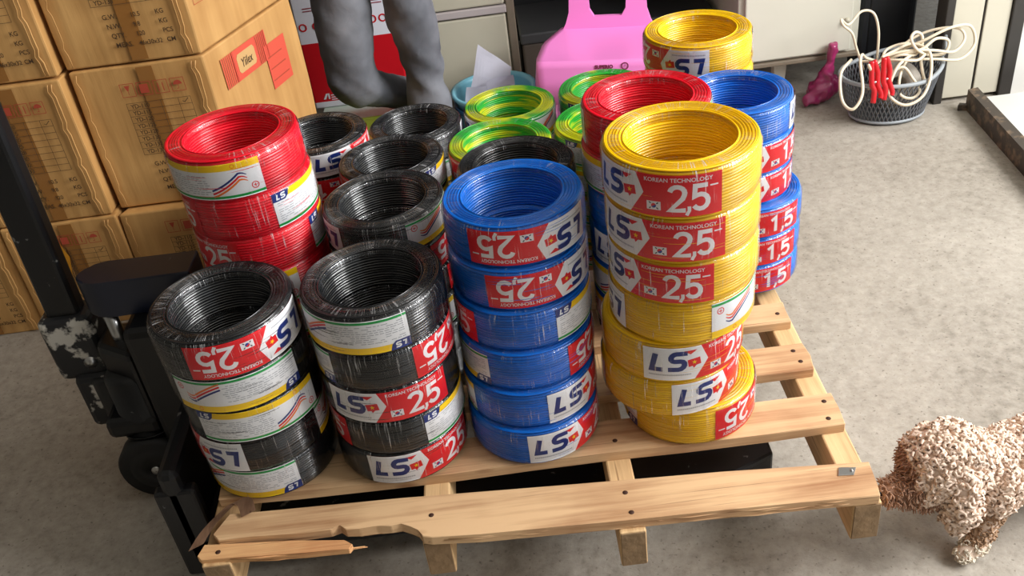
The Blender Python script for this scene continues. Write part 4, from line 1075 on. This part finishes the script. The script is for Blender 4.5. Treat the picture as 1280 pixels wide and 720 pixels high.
def curls(name, meshes, count, seed, keep, ink, rad, turns, lift, thick, mats, droop=.3):
    """woolly locks: each one a small coiled strand rooted in the skin"""
    r = random.Random(seed); tris = []; acc = []; tot = 0
    for me in meshes:
        for p in me.polygons:
            if not keep(p.center, p.normal): continue
            tot += p.area; tris.append((me, p)); acc.append(tot)
    import bisect
    bm = BM()
    for _ in range(count):
        me, p = tris[bisect.bisect(acc, r.uniform(0, tot*.99999))]
        vs = [me.vertices[i].co for i in p.vertices]
        w = [r.random()+.05 for _ in vs]; sw = sum(w); c = sum((v*(k/sw) for v, k in zip(vs, w)), Vector())
        n = (p.normal+Vector((r.uniform(-.5, .5), r.uniform(-.5, .5), r.uniform(-.5, .5)-droop))).normalized()
        a = n.orthogonal().normalized(); b = n.cross(a); ph = r.uniform(0, 6.28); R = rad*r.uniform(.6, 1.25); Lf = lift*r.uniform(.6, 1.3); K = 9; tn = turns*r.uniform(.7, 1.2); sg = r.choice((-1, 1))
        pts = []
        for k in range(K):
            t = k/(K-1); q = ph+sg*tn*2*PI*t; rr_ = R*min(1, .3+t*1.4)*(1-.35*t)
            pts.append(c+n*(Lf*t-.002)+(a*math.cos(q)+b*math.sin(q)-(a*math.cos(ph)+b*math.sin(ph))*.6)*rr_)
        tube(bm, pts, [thick*(.75+.5*math.sin(PI*min(1, .15+k/(K-1)*.85))) for k in range(K)], 4, ink(c), False)
    return bm
M0 = [bd.data]+[e.data for e in ears]
bm = curls('c', M0, 4400, 4, lambda c, n: c.x > .548 and c.z > (.090 if c.x < .70 and c.y < 1.02 and c.x > .64 else .07) and not (c.x < .60 and c.z < .125 and abs(c.y-1.03) < .045), lambda c: 0, .0058, 1.5, .010, .0026, FUR)
q = obj('curly_coat', bm, [FUR[0]], dg); q.location = -DGO
bm = curls('c', [bd.data], 1500, 9, lambda c, n: c.x <= .60 and c.z > .08 and (c.x < .556 or c.z < .14), lambda c: 0, .003, .5, .013, .0010, FUR, .7)
q = obj('muzzle_hair', bm, [FUR[1]], dg); q.location = -DGO; q['label'] = 'brown straighter muzzle hair'
bm = curls('c', [bd.data], 2800, 12, lambda c, n: c.z <= .095 and c.z > .006 and c.x > .61, lambda c: 0 if c.z > .034 else 1, .0036, .9, .006, .0013, FUR, 0.)
for v in bm.verts: v.co.z = max(v.co.z, .0005)
q = obj('leg_wool', bm, [plain('tan leg wool', srgb(176, 142, 112), .85, var=.2, scale=40), FUR[3]], dg); q.location = -DGO

# ------------------------------------------------------------------ the setting
bm = BM(); box(bm, (-2.6, -2.6, -.1), (4.2, 4.2, 0)); struct('floor', bm, M['floor'])
WL = plain('grey plaster wall', srgb(120, 116, 108), .85, var=.1, scale=3)
WD = plain('dark rear wall', srgb(44, 44, 46), .85, var=.1, scale=3)
bm = BM(); box(bm, (-2.7, -2.6, 0), (-2.6, 4.2, 3.0)); struct('wall_left', bm, WL)
bm = BM(); box(bm, (-2.6, 3.5, 0), (1.6, 3.6, 3.0)); struct('wall_back', bm, WD)
bm = BM(); box(bm, (1.47, 2.545, 0), (4.2, 2.66, 3.0)); struct('wall_right', bm, plain('pale plaster wall', srgb(214, 212, 206), .85, var=.05, scale=3))
bm = BM(); box(bm, (-2.7, -1.2, 3.0), (4.2, 4.2, 3.1)); struct('ceiling', bm, plain('white ceiling', srgb(205, 202, 196), .9))
bm = BM(); box(bm, (-2.6, -1.30, 0), (.9, -1.2, 3.0)); struct('front_light_blocker', bm, WL)  # unseen wall added behind the camera to block ambient sky light
DM = plain('beige painted steel door', srgb(196, 190, 172), .5, var=.07, scale=4)
DJ = plain('dark door frame', srgb(46, 42, 38), .6, var=.2, scale=20)
bm = BM(); box(bm, (1.268, 2.548, .012), (1.352, 2.585, 2.1), .003); box(bm, (1.358, 2.548, .012), (1.430, 2.585, 2.1), .003)
d1 = struct('door_1', bm, DM)
bm = BM(); tube(bm, [(1.355, 2.552, .02), (1.355, 2.552, 2.09)], .003, 6); obj('door_seam', bm, DJ, d1)
bm = BM(); box(bm, (1.243, 2.540, 0), (1.267, 2.60, 2.15), .003); box(bm, (1.431, 2.540, 0), (1.469, 2.60, 2.15), .003); box(bm, (1.243, 2.54, 2.10), (1.469, 2.60, 2.15), .003); box(bm, (1.26, 2.586, 0), (1.44, 2.60, 2.1)); struct('trim_1', bm, DJ)

# ------------------------------------------------------------------ light: daylight from the open shop front at the right, and sky
sc = bpy.context.scene
w = bpy.data.worlds.new('overcast daylight'); sc.world = w; w.use_nodes = True
bg = w.node_tree.nodes['Background']; bg.inputs[0].default_value = (.93, .97, 1, 1); bg.inputs[1].default_value = 1.0
def area(name, loc, target, size, size_y, power, col=(1, 1, 1)):
    l = bpy.data.lights.new(name, 'AREA'); l.shape = 'RECTANGLE'; l.size = size; l.size_y = size_y; l.energy = power; l.color = col
    o = bpy.data.objects.new(name, l); C.objects.link(o); o.location = loc
    o.rotation_euler = (Vector(target)-Vector(loc)).to_track_quat('-Z', 'Y').to_euler(); return o
area('shop_front_daylight', (2.9, .72, 2.15), (0, 1.3, .4), 1.9, 1.3, 190, (1, 1, 1))
area('overhead_fill', (.4, 1.2, 2.9), (.4, 1.4, 0), 1.4, .5, 5, (1, .97, .92))  # weak warm overhead fill, added without a fixture

# ------------------------------------------------------------------ camera
cam = bpy.data.cameras.new('camera'); co = bpy.data.objects.new('camera', cam); C.objects.link(co)
cam.sensor_width = 36.; cam.sensor_fit = 'HORIZONTAL'; cam.lens = 36.*1200/1280; cam.clip_start = .02
xr = Vector((0.99177875, -0.05872402, -0.11369429)); yd = Vector((-0.12690082, -0.56566983, -0.81480907)); zf = Vector((-0.01646457, 0.82253823, -0.56847145))
mw = Matrix.Identity(4)
for i in range(3): mw[i][0] = xr[i]; mw[i][1] = -yd[i]; mw[i][2] = -zf[i]
mw[2][3] = 1.30
co.matrix_world = mw
sc.camera = co
vs_ = sc.view_settings; vs_.view_transform = 'Standard'; vs_.look = 'None'; vs_.exposure = 0.; vs_.gamma = 1.; vs_.use_curve_mapping = False
